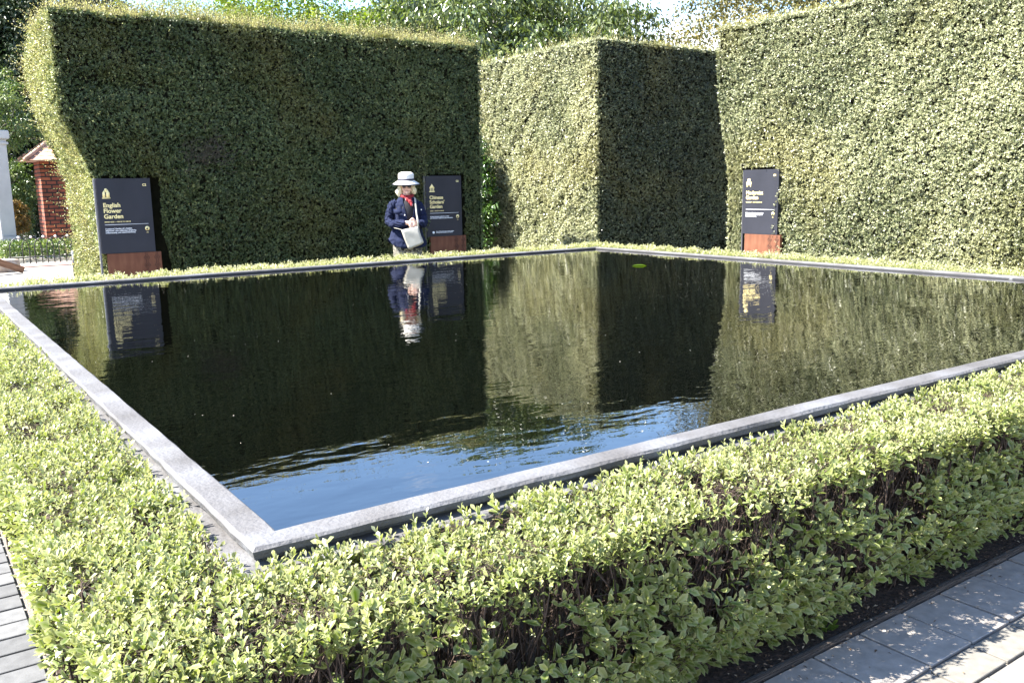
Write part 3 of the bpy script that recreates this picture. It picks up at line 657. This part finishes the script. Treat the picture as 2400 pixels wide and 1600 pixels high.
glass = mat('dark_lens', (.02, .01, .008), .12); lipm = mat('lips', (.36, .12, .10), .5); btn = mat('pearl_button', (.7, .7, .68), .3)
red = noisy('red_scarf', [(.42, (.17, .006, .01)), (.58, (.26, .01, .015)), (.64, (.45, .3, .3))], scale=34, rough=.8)
tp = mat('paisley_trousers', rough=.9); bb = tp.node_tree.nodes['Principled BSDF']; tcn = node(tp, 'ShaderNodeTexCoord'); nn = node(tp, 'ShaderNodeTexNoise'); nn.inputs['Scale'].default_value = 9; nn.inputs['Distortion'].default_value = 2.2
wv = node(tp, 'ShaderNodeMath'); wv.operation = 'PINGPONG'; wv.inputs[1].default_value = .06
rq = ramp(tp, [(.35, (.012, .012, .011)), (.6, (.26, .24, .19))]); sc_ = node(tp, 'ShaderNodeMath'); sc_.operation = 'MULTIPLY'; sc_.inputs[1].default_value = 16
lk(tp, tcn.outputs['Object'], nn.inputs[0]); lk(tp, nn.outputs[0], wv.inputs[0]); lk(tp, wv.outputs[0], sc_.inputs[0]); lk(tp, sc_.outputs[0], rq.inputs[0]); lk(tp, rq.outputs[0], bb.inputs['Base Color'])

WX, WY, WR = 5.15, 9.56, radians(-26)
wom = empty('person', (WX, WY, 0), WR); wom.scale = (.93, .94, .995)
tag(wom, 'woman in a white brimmed hat, navy jacket and red scarf standing with clasped hands', 'person')
b = Bag()
tube(b, [(0, .01, .80), (0, 0, .95), (0, .0, 1.12), (0, .01, 1.27)], [.105, .10, .10, .095], 14)
blob(b, (0, .01, 1.25), (.12, .07, .07)); blob(b, (0, 0, .84), (.155, .11, .12))
tube(b, [(0, .015, 1.28), (.005, .0, 1.37), (.01, -.01, 1.43)], [.06, .052, .052], 12)
blob(b, (.012, -.005, 1.50), (.073, .09, .095)); blob(b, (.012, -.035, 1.43), (.052, .05, .052))   # skull, jaw
blob(b, (.012, -.099, 1.462), (.011, .014, .02)); blob(b, (.012, -.082, 1.425), (.022, .012, .008)); blob(b, (.012, -.078, 1.40), (.022, .018, .016))
for s_ in (-1, 1): blob(b, (.012+s_*.074, .0, 1.47), (.012, .018, .028)); blob(b, (.012+s_*.04, -.07, 1.445), (.02, .02, .02))
for s_, arm in ((-1, [(-.13, .0, 1.265), (-.205, -.01, 1.18), (-.222, -.04, 1.07), (-.12, -.15, 1.045), (-.02, -.205, 1.05), (.03, -.22, 1.052)]),
                (1, [(.13, .0, 1.26), (.198, .0, 1.17), (.21, -.04, 1.06), (.17, -.13, 1.035), (.125, -.185, 1.048), (.09, -.205, 1.05)])):
    tube(b, arm, [.036, .034, .033, .030, .026, .025], 12)
# clasped hands: palms, five fingers each curled round the other hand
blob(b, (.045, -.222, 1.055), (.036, .017, .030)); blob(b, (.082, -.212, 1.045), (.034, .017, .028))
for i in range(4):
    z = 1.082-i*.019; e = (.0, .004, .003, -.006)[i]
    tube(b, [(.055, -.232, z), (.085+e, -.246, z-.006), (.108+e, -.238, z-.012), (.116+e, -.222, z-.014)], [.0095, .009, .0085, .007], 7, 3)
    tube(b, [(.075, -.222, z-.022), (.050-e, -.243, z-.026), (.030-e, -.243, z-.028), (.02-e, -.230, z-.030)], [.0092, .0085, .008, .007], 7, 3)
tube(b, [(.035, -.225, 1.078), (.055, -.240, 1.098), (.078, -.246, 1.104)], [.011, .010, .008], 7, 3)
tube(b, [(.10, -.212, 1.066), (.088, -.236, 1.09), (.07, -.25, 1.095)], [.011, .010, .008], 7, 3)
for s_ in (-1, 1):
    tube(b, [(s_*.085, .01, .82), (s_*.09, .0, .45), (s_*.095, .02, .10), (s_*.098, .02, .05)], [.092, .062, .042, .04], 12)
    tube(b, [(s_*.098, .04, .04), (s_*.105, -.06, .035), (s_*.112, -.15, .028)], [.04, .036, .03], 10)
bo = b.build('body', skin, wom); remesh(bo, .0055, 2)
b = Bag()   # trousers
for s_ in (-1, 1): tube(b, [(s_*.085, .01, .80), (s_*.09, .0, .5), (s_*.10, .01, .2), (s_*.105, .01, .09)], [.108, .098, .10, .105], 16)
blob(b, (0, .01, .82), (.19, .135, .16)); tr_ = b.build('trousers', tp, wom); remesh(tr_, .01, 4)
b = Bag()
for s_ in (-1, 1): tube(b, [(s_*.098, .045, .035), (s_*.105, -.05, .038), (s_*.113, -.17, .03)], [.048, .044, .034], 12)
sh = b.build('shoes', blackc, wom); remesh(sh, .008, 2)
b = Bag(); loft(b, [np.array([(a*cos(2*pi*j/24), bb_*sin(2*pi*j/24)+.01, z) for j in range(24)]) for z, a, bb_ in ((.98, .17, .13), (1.12, .165, .137), (1.24, .16, .125), (1.30, .13, .09), (1.325, .08, .07))]); b.build('knit_top', blackc, wom, smooth=True)
# jacket body: open-fronted shell
b = Bag(); K = 40; rings = []
for z, a, c, op, cx in ((.79, .258, .175, .05, .0), (.83, .245, .17, .04, 0), (.86, .222, .165, .03, 0), (.96, .198, .155, .03, 0), (1.03, .185, .148, .05, .01), (1.12, .18, .145, .20, .02), (1.20, .178, .14, .33, .03), (1.26, .17, .125, .42, .03), (1.30, .15, .108, .5, .02), (1.335, .115, .09, .6, .01), (1.36, .08, .075, .7, .01)):
    r_ = []
    for j in range(K+1):
        t_ = op+(2*pi-2*op)*j/K; an = -pi/2+.16+t_
        fold = 1+.022*sin(an*9+z*7)*min(1, max(0, (1.05-z)/.3)) + .008*sin(an*17+z*21)
        dz = (-.05*max(0, cos(t_))+.07*math.exp(-((an-(pi+.2))/.5)**2) if z < .84 else 0)*(1 if z < .8 else .55)
        r_.append((cx*.5+a*cos(an)*fold, .01+c*sin(an)*fold, z+dz))
    rings.append(np.array(r_))
loft(b, rings, close=False, caps=False); jk = b.build('jacket', navy, wom, smooth=True)
so = jk.modifiers.new('s', 'SOLIDIFY'); so.thickness = .008; apply_mods(jk)
def part(name, fn, m, parent, vox=None, sm=2):
    b = Bag(); fn(b); o = b.build(name, m, parent, smooth=vox is None)
    if vox: remesh(o, vox, sm)
    return o
part('sleeve', lambda b: (tube(b, [(-.115, .0, 1.295), (-.175, .0, 1.255), (-.21, -.01, 1.17), (-.232, -.035, 1.075), (-.19, -.105, 1.035), (-.10, -.165, 1.04), (-.015, -.208, 1.05)], [.046, .054, .053, .053, .052, .047, .04], 16)), navy, jk)
part('sleeve', lambda b: (tube(b, [(.115, .0, 1.285), (.17, .0, 1.245), (.20, .0, 1.16), (.22, -.03, 1.065), (.20, -.10, 1.03), (.165, -.15, 1.035), (.128, -.185, 1.047)], [.046, .054, .053, .052, .05, .046, .039], 16)), navy, jk)
def collar(b):
    for s_ in (-1, 1):
        rr_ = []
        for k_, (z, a, c) in enumerate(((1.358, .080, .073), (1.362, .094, .086), (1.335, .112, .102), (1.31, .126, .112))):
            rr_.append(np.array([(s_*a*sin(t_)+.008, .01-c*cos(t_)*(1+.1*(k_ == 3)), z-.018*k_*max(0, cos(t_))) for t_ in np.linspace(.42+.05*k_, pi, 12)]))
        loft(b, rr_, close=False, caps=False)
cl = part('collar', collar, navy, jk); so = cl.modifiers.new('s', 'SOLIDIFY'); so.thickness = .006; apply_mods(cl)
def flap(b):
    P = [(-.165, -.098, 1.215), (-.065, -.146, 1.20), (-.062, -.151, 1.165), (-.11, -.134, 1.145), (-.165, -.105, 1.165)]
    n_ = 5; V = P+[(x-.003, y-.008, z) for x, y, z in P]; b.add(V, [4, 3, 2, 1, 0, 5, 6, 7, 8, 9]+sum([[i, (i+1) % 5, 5+(i+1) % 5, 5+i] for i in range(5)], []), [5, 5]+[4]*5)
part('pocket_flap', flap, navy, jk)
for x, y, z in ((-.028, -.158, 1.14), (.115, -.142, 1.23), (.19, -.07, 1.2), (.02, -.165, .98), (.03, -.18, .80)): part('button', lambda b: blob(b, (x, y, z), (.008, .005, .008), 8, 6), btn, jk)
def crease(o, amp, fr):
    me = o.data; n = len(me.vertices); co = np.empty(n*3, np.float32); me.vertices.foreach_get('co', co); co = co.reshape(-1, 3)
    no = np.array([v.normal[:] for v in me.vertices]); w_ = np.sin((co[:, 2]*1.0+co[:, 0]*.8+.35*fbm(co, 9))*fr+2.5*vn(co, 11))
    co = co+no*(w_*np.abs(w_)*amp+(vn(co, 30)-.5)*amp)[:, None]; me.vertices.foreach_set('co', co.astype(np.float32).ravel()); me.update()
def fine(o):
    m_ = o.modifiers.new('s', 'SUBSURF'); m_.levels = 2; m_.render_levels = 2; apply_mods(o)
fine(jk); crease(jk, .006, 42)
for c_ in list(jk.children):
    if c_.name.startswith('sleeve'): fine(c_); crease(c_, .007, 95)
# scarf
def scarf(b):
    tube(b, [(.012+.072*sin(t_), .0-.068*cos(t_), 1.352+.02*abs(sin(t_/2))) for t_ in np.linspace(-2.9, 2.9, 12)], [.024]*12, 8, 3)
    blob(b, (.03, -.10, 1.325), (.045, .020, .033)); blob(b, (.052, -.125, 1.295), (.028, .013, .032)); blob(b, (.065, -.14, 1.262), (.018, .01, .022))
part('scarf', scarf, red, wom, .007, 2)
def hair(b):
    blob(b, (.012, .03, 1.50), (.088, .085, .10)); blob(b, (-.07, -.005, 1.455), (.034, .05, .085)); blob(b, (-.09, -.008, 1.415), (.034, .042, .055)); blob(b, (-.115, -.0, 1.415), (.02, .03, .022)); blob(b, (-.085, -.01, 1.38), (.022, .03, .03))
    blob(b, (.092, -.005, 1.46), (.032, .05, .07)); blob(b, (.112, -.005, 1.425), (.032, .045, .045)); blob(b, (.012, .06, 1.42), (.09, .05, .08))
    blob(b, (-.045, -.07, 1.495), (.03, .025, .02)); blob(b, (.07, -.07, 1.497), (.025, .025, .016))
part('hair', hair, hairm, wom, .007, 1)
def lathe(b, prof, c, tilt, k=32, ell=1.12):
    ct, st = cos(tilt), sin(tilt); rings = []
    for r_, z in prof:
        q = []
        for j in range(k):
            a = 2*pi*j/k; x, y = r_*cos(a), r_*ell*sin(a); y2, z2 = y*ct-z*st, y*st+z*ct; q.append((c[0]+x, c[1]+y2, c[2]+z2))
        rings.append(np.array(q))
    loft(b, rings)
hc_ = (.012, .012, 1.532); tl_ = radians(4)
ht = part('hat', lambda b: lathe(b, [(.092, .0), (.174, -.029), (.176, -.023), (.135, .000), (.106, .02), (.101, .05), (.102, .08), (.096, .102), (.07, .116), (.03, .120)], hc_, tl_), hatm, wom)
part('hat_band', lambda b: lathe(b, [(.1065, .018), (.104, .044)], hc_, tl_), trim, ht)
part('brim_trim', lambda b: lathe(b, [(.171, -.032), (.1785, -.030), (.1785, -.021), (.169, -.0195)], hc_, tl_), trim, ht)
def specs(b):
    for s_ in (-1, 1): blob(b, (.012+s_*.032, -.088, 1.479), (.027, .008, .018), 14, 8)
    tube(b, [(-.01, -.094, 1.484), (.012, -.098, 1.486), (.034, -.094, 1.484)], [.003]*3, 6, 2)
    for s_ in (-1, 1): tube(b, [(.012+s_*.058, -.082, 1.485), (.012+s_*.078, -.02, 1.482)], [.003]*2, 6, 2)
part('sunglasses', specs, glass, wom)
part('lips', lambda b: blob(b, (.012, -.0925, 1.427), (.02, .004, .0035), 12, 6), lipm, wom)
# shoulder bag
bag_ = empty('handbag', (WX, WY, 0), WR); bag_.scale = (.93, .94, .995); tag(bag_, 'pale grey leather crossbody bag hanging in front of the woman on a long strap', 'handbag')
def bagbody(b):
    o = [(-.085, .965), (.14, 1.02), (.155, .93), (.20, .815), (.17, .79), (.02, .735), (-.005, .745), (-.05, .86)]
    fr = [(x, -.235-.012*(z < .95), z) for x, z in o]; bk = [(x, -.195, z) for x, z in o]; n_ = len(o)
    ce = np.array([.06, -.225, .88]); f2 = [tuple(ce+(np.array(p)-ce)*.86+np.array([0, -.03, 0])) for p in fr]
    b.add(fr+bk+f2, sum([[i, (i+1) % n_, n_+(i+1) % n_, n_+i] for i in range(n_)], [])+list(range(n_, 2*n_))+sum([[(i+1) % n_, i, 2*n_+i, 2*n_+(i+1) % n_] for i in range(n_)], [])+list(range(2*n_, 3*n_))[::-1], [4]*n_+[n_]+[4]*n_+[n_])
part('bag_body', bagbody, creamb, bag_, .007, 5)
def strap(P, w, b):
    P = smooth_path(P, 5); V = []
    for p in P: V += [p+np.array([-w/2, 0, 0]), p+np.array([w/2, 0, 0]), p+np.array([w/2, .003, 0]), p+np.array([-w/2, .003, 0])]
    n_ = len(P); F = sum([[4*i+j, 4*i+(j+1) % 4, 4*i+4+(j+1) % 4, 4*i+4+j] for i in range(n_-1) for j in range(4)], []); b.add(V, F, [4]*(4*(n_-1)))
part('strap', lambda b: strap([(.10, .0, 1.352), (.112, -.09, 1.335), (.116, -.148, 1.27), (.122, -.20, 1.15), (.130, -.262, 1.07), (.133, -.252, 1.0)], .021, b), creamb, bag_)
part('strap', lambda b: strap([(-.075, -.225, .97), (-.15, -.19, .99), (-.2, -.12, 1.0), (-.225, -.02, 1.01)], .02, b), creamb, bag_)
part('strap_buckle', lambda b: tube(b, [(.118, -.256, 1.005), (.148, -.256, 1.005), (.148, -.256, .985), (.118, -.256, .985), (.118, -.256, 1.005)], [.003]*5, 6, sm=False), edgem, bag_)
part('zip_line', lambda b: tube(b, [(-.06, -.251, .945), (.05, -.256, .972), (.125, -.251, .99)], [.0028]*3, 6, 3), edgem, bag_)

# ------------------------------------------------------------------ trees
M['walnut'] = leafmat('walnut_leaf', [(0, (.025, .04, .012)), (.5, (.085, .115, .035)), (1, (.22, .25, .12))], rough=.22, trans=.35, spec=.6)
M['bright'] = leafmat('bright_leaf', [(0, (.04, .08, .015)), (.5, (.12, .17, .03)), (1, (.24, .28, .07))], rough=.4, trans=.4)
M['feather'] = leafmat('feathery_leaf', [(0, (.09, .12, .03)), (.5, (.16, .18, .045)), (1, (.25, .26, .08))], rough=.5, trans=.35)
M['birch'] = leafmat('autumn_leaf', [(0, (.05, .06, .02)), (.5, (.13, .12, .04)), (1, (.26, .21, .08))], rough=.45, trans=.3)
M['darkleaf'] = leafmat('dark_leaf', [(0, (.012, .022, .010)), (.6, (.03, .05, .02)), (1, (.08, .11, .04))], rough=.5, trans=.15)
M['midleaf'] = leafmat('garden_leaf', [(0, (.03, .06, .015)), (.6, (.09, .13, .035)), (1, (.22, .25, .1))], rough=.35, trans=.3)
M['glossy'] = leafmat('glossy_leaf', [(0, (.02, .045, .01)), (.6, (.05, .10, .02)), (1, (.12, .18, .04))], rough=.22, trans=.25, spec=.8)
M['orange'] = leafmat('orange_flower', [(0, (.06, .06, .02)), (.5, (.16, .10, .025)), (1, (.36, .2, .06))], rough=.6, trans=.3)
def tree(name, label, cat, x, y, R, zc, Rz, leafm, nclu, per, ll, lw, droop=.3, trunk=.16, cr=.45, seed=1, thr=.4, barkm=None, bare=0, gap=1.0, group=None, sub=None):
    global rng
    rng = np.random.default_rng(seed); root = empty(name, (x, y, 0)); tag(root, label, cat, group)
    R = np.array(R if hasattr(R, '__len__') else (R, R), float)
    # cluster centres: shell-weighted points in an uneven ellipsoid
    q = rdir(nclu*4); rr_ = rng.random(nclu*4)**.42; lump = .78+.5*fbm(q*1.7+seed*7, 1.0)
    C = q*rr_[:, None]*lump[:, None]; k = (vn(C*2.3*gap+seed*3) > thr) ; C = C[k][:nclu]
    if sub is not None: C = C[sub(C)]
    C = C*np.array([R[0], R[1], Rz])+np.array([0, 0, zc]); C = C[C[:, 2] > .15]
    n = len(C); O = np.repeat(C, per, 0); o_ = rdir(n*per)*(rng.random(n*per)**.5)[:, None]*cr*rng.uniform(.6, 1.3, n).repeat(per)[:, None]; o_[:, 2] *= .6
    P = O+o_; D = unit(o_+rdir(n*per)*.5*cr+np.array([0, 0, -droop*cr])); N_ = unit(rdir(n*per)*.7+np.array([0, 0, 1.]))
    ln = rng.uniform(.7, 1.25, n*per)*ll; b = Bag(); tone = np.clip(.5+rng.normal(0, .16, n).repeat(per)+rng.normal(0, .15, n*per), 0, 1)
    leaves(b, T_FOLD, P, D, N_, ln, ln*lw, tone); b.build('crown', leafm, root)
    b = Bag(); H = zc-Rz*.1
    if trunk:
        tube(b, [(0, 0, -.05), (.03, .02, .25*H), (-.06, .05, .6*H), (.04, -.03, H), (0, 0, zc+Rz*.55)], [trunk*1.25, trunk, trunk*.85, trunk*.6, trunk*.15], 9)
        sel = C[rng.choice(n, min(n, 46), replace=False)]
        for c in sel:
            t0 = max(.35*H, c[2]-np.hypot(c[0], c[1])*.9); t0 = min(t0, zc+Rz*.4); m_ = (np.array([0, 0, t0])*.5+c*.5)+rng.normal(0, .12, 3)+np.array([0, 0, -.1])
            tube(b, [(0, 0, t0), m_, c], [trunk*.38, trunk*.2, trunk*.05], 5, 3, caps=False)
        b.build('trunk', barkm or M['bark'], root)
    return root
# big walnut-like tree behind the middle, feathery and bright trees to its left, birch to the right
x, y = px(22, 33.3); tree('leafy_tree', 'big broadleaved tree with drooping glossy leaves above the middle of the hedges', 'tree', x, y, (4.3, 4.3), 3.75, 2.65, M['walnut'], 2500, 50, .14, .42, droop=.7, trunk=.24, cr=.42, seed=5, thr=.3, barkm=M['bare'])
x, y = px(20, 21.4); tree('leafy_tree', 'bright green round tree above the long dark hedge', 'tree', x, y, 2.3, 3.45, 2.35, M['bright'], 1300, 60, .08, .5, droop=.2, trunk=.16, cr=.36, seed=8, thr=.3)
x, y = px(17, 15.6); tree('leafy_tree', 'feathery yellow green tree behind the left part of the dark hedge', 'tree', x, y, (1.75, 1.6), 2.9, 2.0, M['feather'], 1000, 80, .06, .22, droop=.1, trunk=.1, cr=.36, seed=3, thr=.34)
x, y = px(21, 55.2); tree('leafy_tree', 'thin olive brown tree rising behind the sunlit right hedge', 'tree', x, y, (3.7, 3.7), 5.2, 3.3, M['birch'], 1200, 48, .075, .7, droop=.5, trunk=.16, cr=.5, seed=13, thr=.45, gap=1.3)
x, y = px(34, 3.0); tree('conifer', 'tall dark evergreen tree at the left edge of the garden', 'tree', x, y, (3.1, 2.8), 5.4, 5.6, M['darkleaf'], 2200, 60, .13, .45, droop=.3, trunk=.3, cr=.5, seed=21, thr=.22)
x, y = px(33, 9); tree('conifer', 'dark evergreen tree behind the brick pier', 'tree', x, y, (3.4, 3), 4.6, 4.4, M['darkleaf'], 1500, 60, .15, .45, droop=.3, trunk=.3, cr=.55, seed=22, thr=.25)
x, y = px(26.5, 4.4); tree('leafy_tree', 'sunlit small tree with loose branches above the white column', 'tree', x, y, (1.5, 1.2), 3.6, 1.5, M['midleaf'], 170, 60, .085, .5, droop=.3, trunk=.07, cr=.3, seed=23, thr=.5, gap=1.6)
# shrubs in the garden seen past the left end of the hedge
tree('bush', 'green leafy bush beside the white column', 'shrub', 2.92, 28.2, (.42, .6), 1.25, 1.2, M['midleaf'], 200, 60, .08, .5, trunk=.03, cr=.22, seed=31, thr=.3)
tree('bush', 'bush with orange flowers low behind the white column', 'shrub', 2.72, 26.6, (.34, .45), .8, .5, M['orange'], 90, 60, .06, .6, trunk=.02, cr=.14, seed=32, thr=.3)
tree('bush', 'dark bush beside the brick pier', 'shrub', 3.9, 31.3, (.9, .7), 1.3, 1.5, M['darkleaf'], 260, 60, .08, .5, trunk=.03, cr=.22, seed=34, thr=.3)
tree('bush', 'bright glossy bush in the gap between the long hedge and the corner hedge', 'shrub', 8.62, 13.4, (.24, .45), 1.3, 1.3, M['glossy'], 330, 44, .06, .5, trunk=.03, cr=.14, seed=33, thr=.3)
b = Bag(); n = 5000
P = np.column_stack([rng.uniform(1.9, 4.2, n), rng.uniform(21.9, 23.3, n), rng.uniform(.05, .42, n)]); leaves(b, T_FOLD, P, rdir(n)+[0, 0, .6], rdir(n)+[0, 0, .8], rng.uniform(.05, .09, n), rng.uniform(.025, .045, n), rng.random(n))
tag(b.build('ground_cover', M['midleaf']), 'low green ground cover planting behind the hoop fence', 'plants', kind='stuff')

# ------------------------------------------------------------------ garden beyond, left
brick = mat('brick', rough=.9); bb = brick.node_tree.nodes['Principled BSDF']; tcn = node(brick, 'ShaderNodeTexCoord'); bt = node(brick, 'ShaderNodeTexBrick')
bt.inputs['Color1'].default_value = (.26, .075, .035, 1); bt.inputs['Color2'].default_value = (.17, .045, .028, 1); bt.inputs['Mortar'].default_value = (.025, .018, .015, 1)
bt.inputs['Scale'].default_value = 1; bt.inputs['Mortar Size'].default_value = .02; bt.inputs['Brick Width'].default_value = .28; bt.inputs['Row Height'].default_value = .115
sp_ = node(brick, 'ShaderNodeSeparateXYZ'); cb_ = node(brick, 'ShaderNodeCombineXYZ'); ad_ = node(brick, 'ShaderNodeMath'); lk(brick, tcn.outputs['Object'], sp_.inputs[0]); lk(brick, sp_.outputs[0], ad_.inputs[0]); lk(brick, sp_.outputs[1], ad_.inputs[1]); lk(brick, ad_.outputs[0], cb_.inputs[0]); lk(brick, sp_.outputs[2], cb_.inputs[1]); lk(brick, cb_.outputs[0], bt.inputs[0])
n_ = node(brick, 'ShaderNodeTexNoise'); n_.inputs['Scale'].default_value = 3; mm = node(brick, 'ShaderNodeMixRGB'); mm.blend_type = 'MULTIPLY'; mm.inputs[0].default_value = 1; rr = ramp(brick, [(.3, (.7, .7, .7)), (.7, (1.5, 1.4, 1.3))])
lk(brick, tcn.outputs['Object'], n_.inputs[0]); lk(brick, n_.outputs[0], rr.inputs[0]); lk(brick, bt.outputs[0], mm.inputs[1]); lk(brick, rr.outputs[0], mm.inputs[2]); lk(brick, mm.outputs[0], bb.inputs['Base Color'])
tile = noisy('roof_tile', [(.3, (.30, .16, .11)), (.7, (.48, .30, .22))], scale=9, rough=.9)
pier = empty('brick_pier', (4.45, 29.9, 0)); tag(pier, 'red brick pier with a pointed clay tile roof', 'pier')
bevbox('shaft', -.65, -.6, -.02, .65, .6, 2.48, brick, pier, .006, 1)
b = Bag(); nt_ = 7
for i in range(nt_):
    f0, f1 = 1-i/nt_, 1-(i+1)/nt_; z0, z1 = 2.40+.80*i/nt_, 2.40+.80*(i+1)/nt_+.012; r0, r1 = 1.04*f0, 1.04*f1+.03
    V = [(-r0, -r0, z0), (r0, -r0, z0), (r0, r0, z0), (-r0, r0, z0), (-r1, -r1, z1), (r1, -r1, z1), (r1, r1, z1), (-r1, r1, z1), (-r0, -r0, z0+.035), (r0, -r0, z0+.035), (r0, r0, z0+.035), (-r0, r0, z0+.035)]
    F = [(0, 3, 2, 1)]+[(k, (k+1) % 4, 8+(k+1) % 4, 8+k) for k in range(4)]+[(8+k, 8+(k+1) % 4, 4+(k+1) % 4, 4+k) for k in range(4)]+[(4, 5, 6, 7)]
    b.add(V, sum([list(f) for f in F], []), [len(f) for f in F])
rf = b.build('roof', tile, pier)
for sx_, sy_ in ((-1, -1), (1, -1), (1, 1), (-1, 1)):
    part('ridge_tiles', lambda b: tube(b, [(sx_*1.06, sy_*1.06, 2.44), (0, 0, 3.22)], [.06, .06], 8, 6), tile, rf)
wht = noisy('white_paint', [(.3, (.36, .365, .37)), (.7, (.46, .46, .46))], scale=3, rough=.7)
col = empty('pergola_column', (2.2, 23.9, 0), radians(-58)); tag(col, 'square white painted column on a stone base at the left edge', 'column')
bevbox('shaft', -.19, -.19, .5, .19, .19, 2.72, wht, col, .01); bevbox('capital', -.25, -.25, 2.722, .25, .25, 2.92, wht, col, .02); bevbox('neck_moulding', -.22, -.22, 2.6, .22, .22, 2.66, wht, col, .01)
bevbox('plinth', -.25, -.25, .30, .25, .25, .498, wht, col, .02); stn = noisy('rough_stone', [(.3, (.25, .19, .15)), (.7, (.5, .43, .37))], scale=6, rough=.9, bump=.6)
bevbox('stone_base', -.36, -.36, -.02, .36, .36, .298, stn, col, .03)
irn = mat('black_iron', (.012, .012, .014), .45)
hf = empty('hoop_fence', (2.8, 21.4, 0)); tag(hf, 'low black iron hoop fence in front of the green planting', 'fence')
for i in range(7):
    xx = -.75+i*.235
    part('hoop', lambda b: tube(b, [(xx, 0, -.02), (xx, 0, .36), (xx+.06, 0, .50), (xx+.18, .01*(i % 2), .545), (xx+.30, 0, .50), (xx+.36, 0, .36), (xx+.36, 0, -.02)], [.011]*7, 6, 4), irn, hf)
    part('ball_finial', lambda b: blob(b, (xx+.18, -.012, .56), (.026, .026, .026), 10, 8), btn, hf)
part('low_rail', lambda b: tube(b, [(-.8, .03, .14), (1.1, .03, .14)], [.009, .009], 6, 1), irn, hf)
po = empty('bollard', (2.68, 17.6, 0)); tag(po, 'short black garden post with a pale cap by the path', 'post')
part('post_shaft', lambda b: tube(b, [(0, 0, -.02), (0, 0, .37)], [.035, .032], 12, 1), irn, po); part('post_cap', lambda b: blob(b, (0, 0, .40), (.042, .042, .05), 12, 8), mat('galvanised', (.35, .37, .42), .4, .5, .7), po)
for i, (xx, yy, sx2, sz, rz_, lb) in enumerate(((1.75, 19.6, .22, .24, .3, 'rough pale stone block lying at the foot of the white column'), (1.3, 19.9, .3, .32, -.2, 'large rough stone block at the left edge by the white column'))):
    bm = bmesh.new(); bmesh.ops.create_cube(bm, size=1); bmesh.ops.subdivide_edges(bm, edges=bm.edges[:], cuts=4, use_grid_fill=True)
    for v in bm.verts:
        nrm = v.co.normalized()*.5; v.co = v.co*.7+nrm*.45; v.co *= 1+(float(vn(np.array(v.co)*3+i*9))-.5)*.25; v.co.x *= sx2*2; v.co.y *= sx2*1.6; v.co.z = (v.co.z+.5)*sz
    me = bpy.data.meshes.new('stone_block'); bm.to_mesh(me); bm.free(); o = link_mesh('stone_block', me, stn); o.location = (xx, yy, -.02); o.rotation_euler = (0, 0, rz_); tag(o, lb, 'stone')
wood = noisy('brown_wood', [(.3, (.14, .07, .04)), (.7, (.26, .14, .085))], scale=5, rough=.8, stretch=(1, 1, 5))
o = bevbox('timber_beam', -.42, -.07, -.06, .42, .07, .06, wood, None, .008); o.location = (1.62, 18.9, .22); o.rotation_euler = (0, .42, .2); tag(o, 'short brown timber beam leaning on the stones by the path', 'beam')
tag(paved('garden_path', 1.1, 20.4, 5.5, 21.25, .004, noisy('red_path', [(.3, (.26, .13, .11)), (.7, (.34, .19, .16))], scale=6, rough=.9)), kind='structure')
# a fallen leaf and white petals on the pool
b = Bag(); leaves(b, T_OVAL, np.array([[6.05, 6.55, WZ+.003]]), np.array([[.85, -.52, .03]]), np.array([[0, 0, 1.]]), np.array([.16]), np.array([.04]), np.array([.2]))
lf = b.build('fallen_leaf', M['bright']); tag(lf, 'single green leaf floating on the dark far part of the pool', 'leaf')
# weeds at the foot of the hedge
for lb, (xx, yy), kk in (('small light green weed growing from the mulch by the timber edging', (2.34, 1.60), 9),):
    b = Bag(); P = np.tile([[xx, yy, .01]], (kk, 1))+rng.normal(0, .006, (kk, 3))*[1, 1, 0]; a = rng.random(kk)*6.28
    D = np.column_stack([np.cos(a), np.sin(a), rng.uniform(.5, 1.3, kk)]); leaves(b, T_OVAL, P+unit(D)*.012, D, np.tile([0, 0, 1.], (kk, 1)), rng.uniform(.025, .045, kk), rng.uniform(.014, .02, kk), np.full(kk, .35))
    tag(b.build('weed', M['bright']), lb, 'weed')
# leaf litter on mulch
b = Bag(); n = 1300; P = np.column_stack([rng.uniform(.5, 7, n), np.where(rng.random(n) < .8, rng.normal(1.6, .05, n), rng.uniform(.9, 1.55, n)), np.full(n, .012)]); P[:, 1] = np.clip(P[:, 1], .9, 1.85); P[:, 2] = np.where((P[:, 1] < 1.59) & (P[:, 1] > 1.545), .022, np.where(P[:, 1] < 1.59, .008, .012))
leaves(b, T_FOLD, P, rdir(n)*[1, 1, .15], np.tile([0, 0, 1.], (n, 1))+rdir(n)*.3, rng.uniform(.006, .018, n), rng.uniform(.003, .01, n), rng.random(n))
tag(b.build('leaf_litter', leafmat('dry_litter', [(0, (.05, .03, .02)), (.6, (.16, .10, .06)), (1, (.45, .36, .26))], rough=.8, trans=.1)), 'dry leaf bits scattered on the mulch and edging', 'litter', kind='stuff')
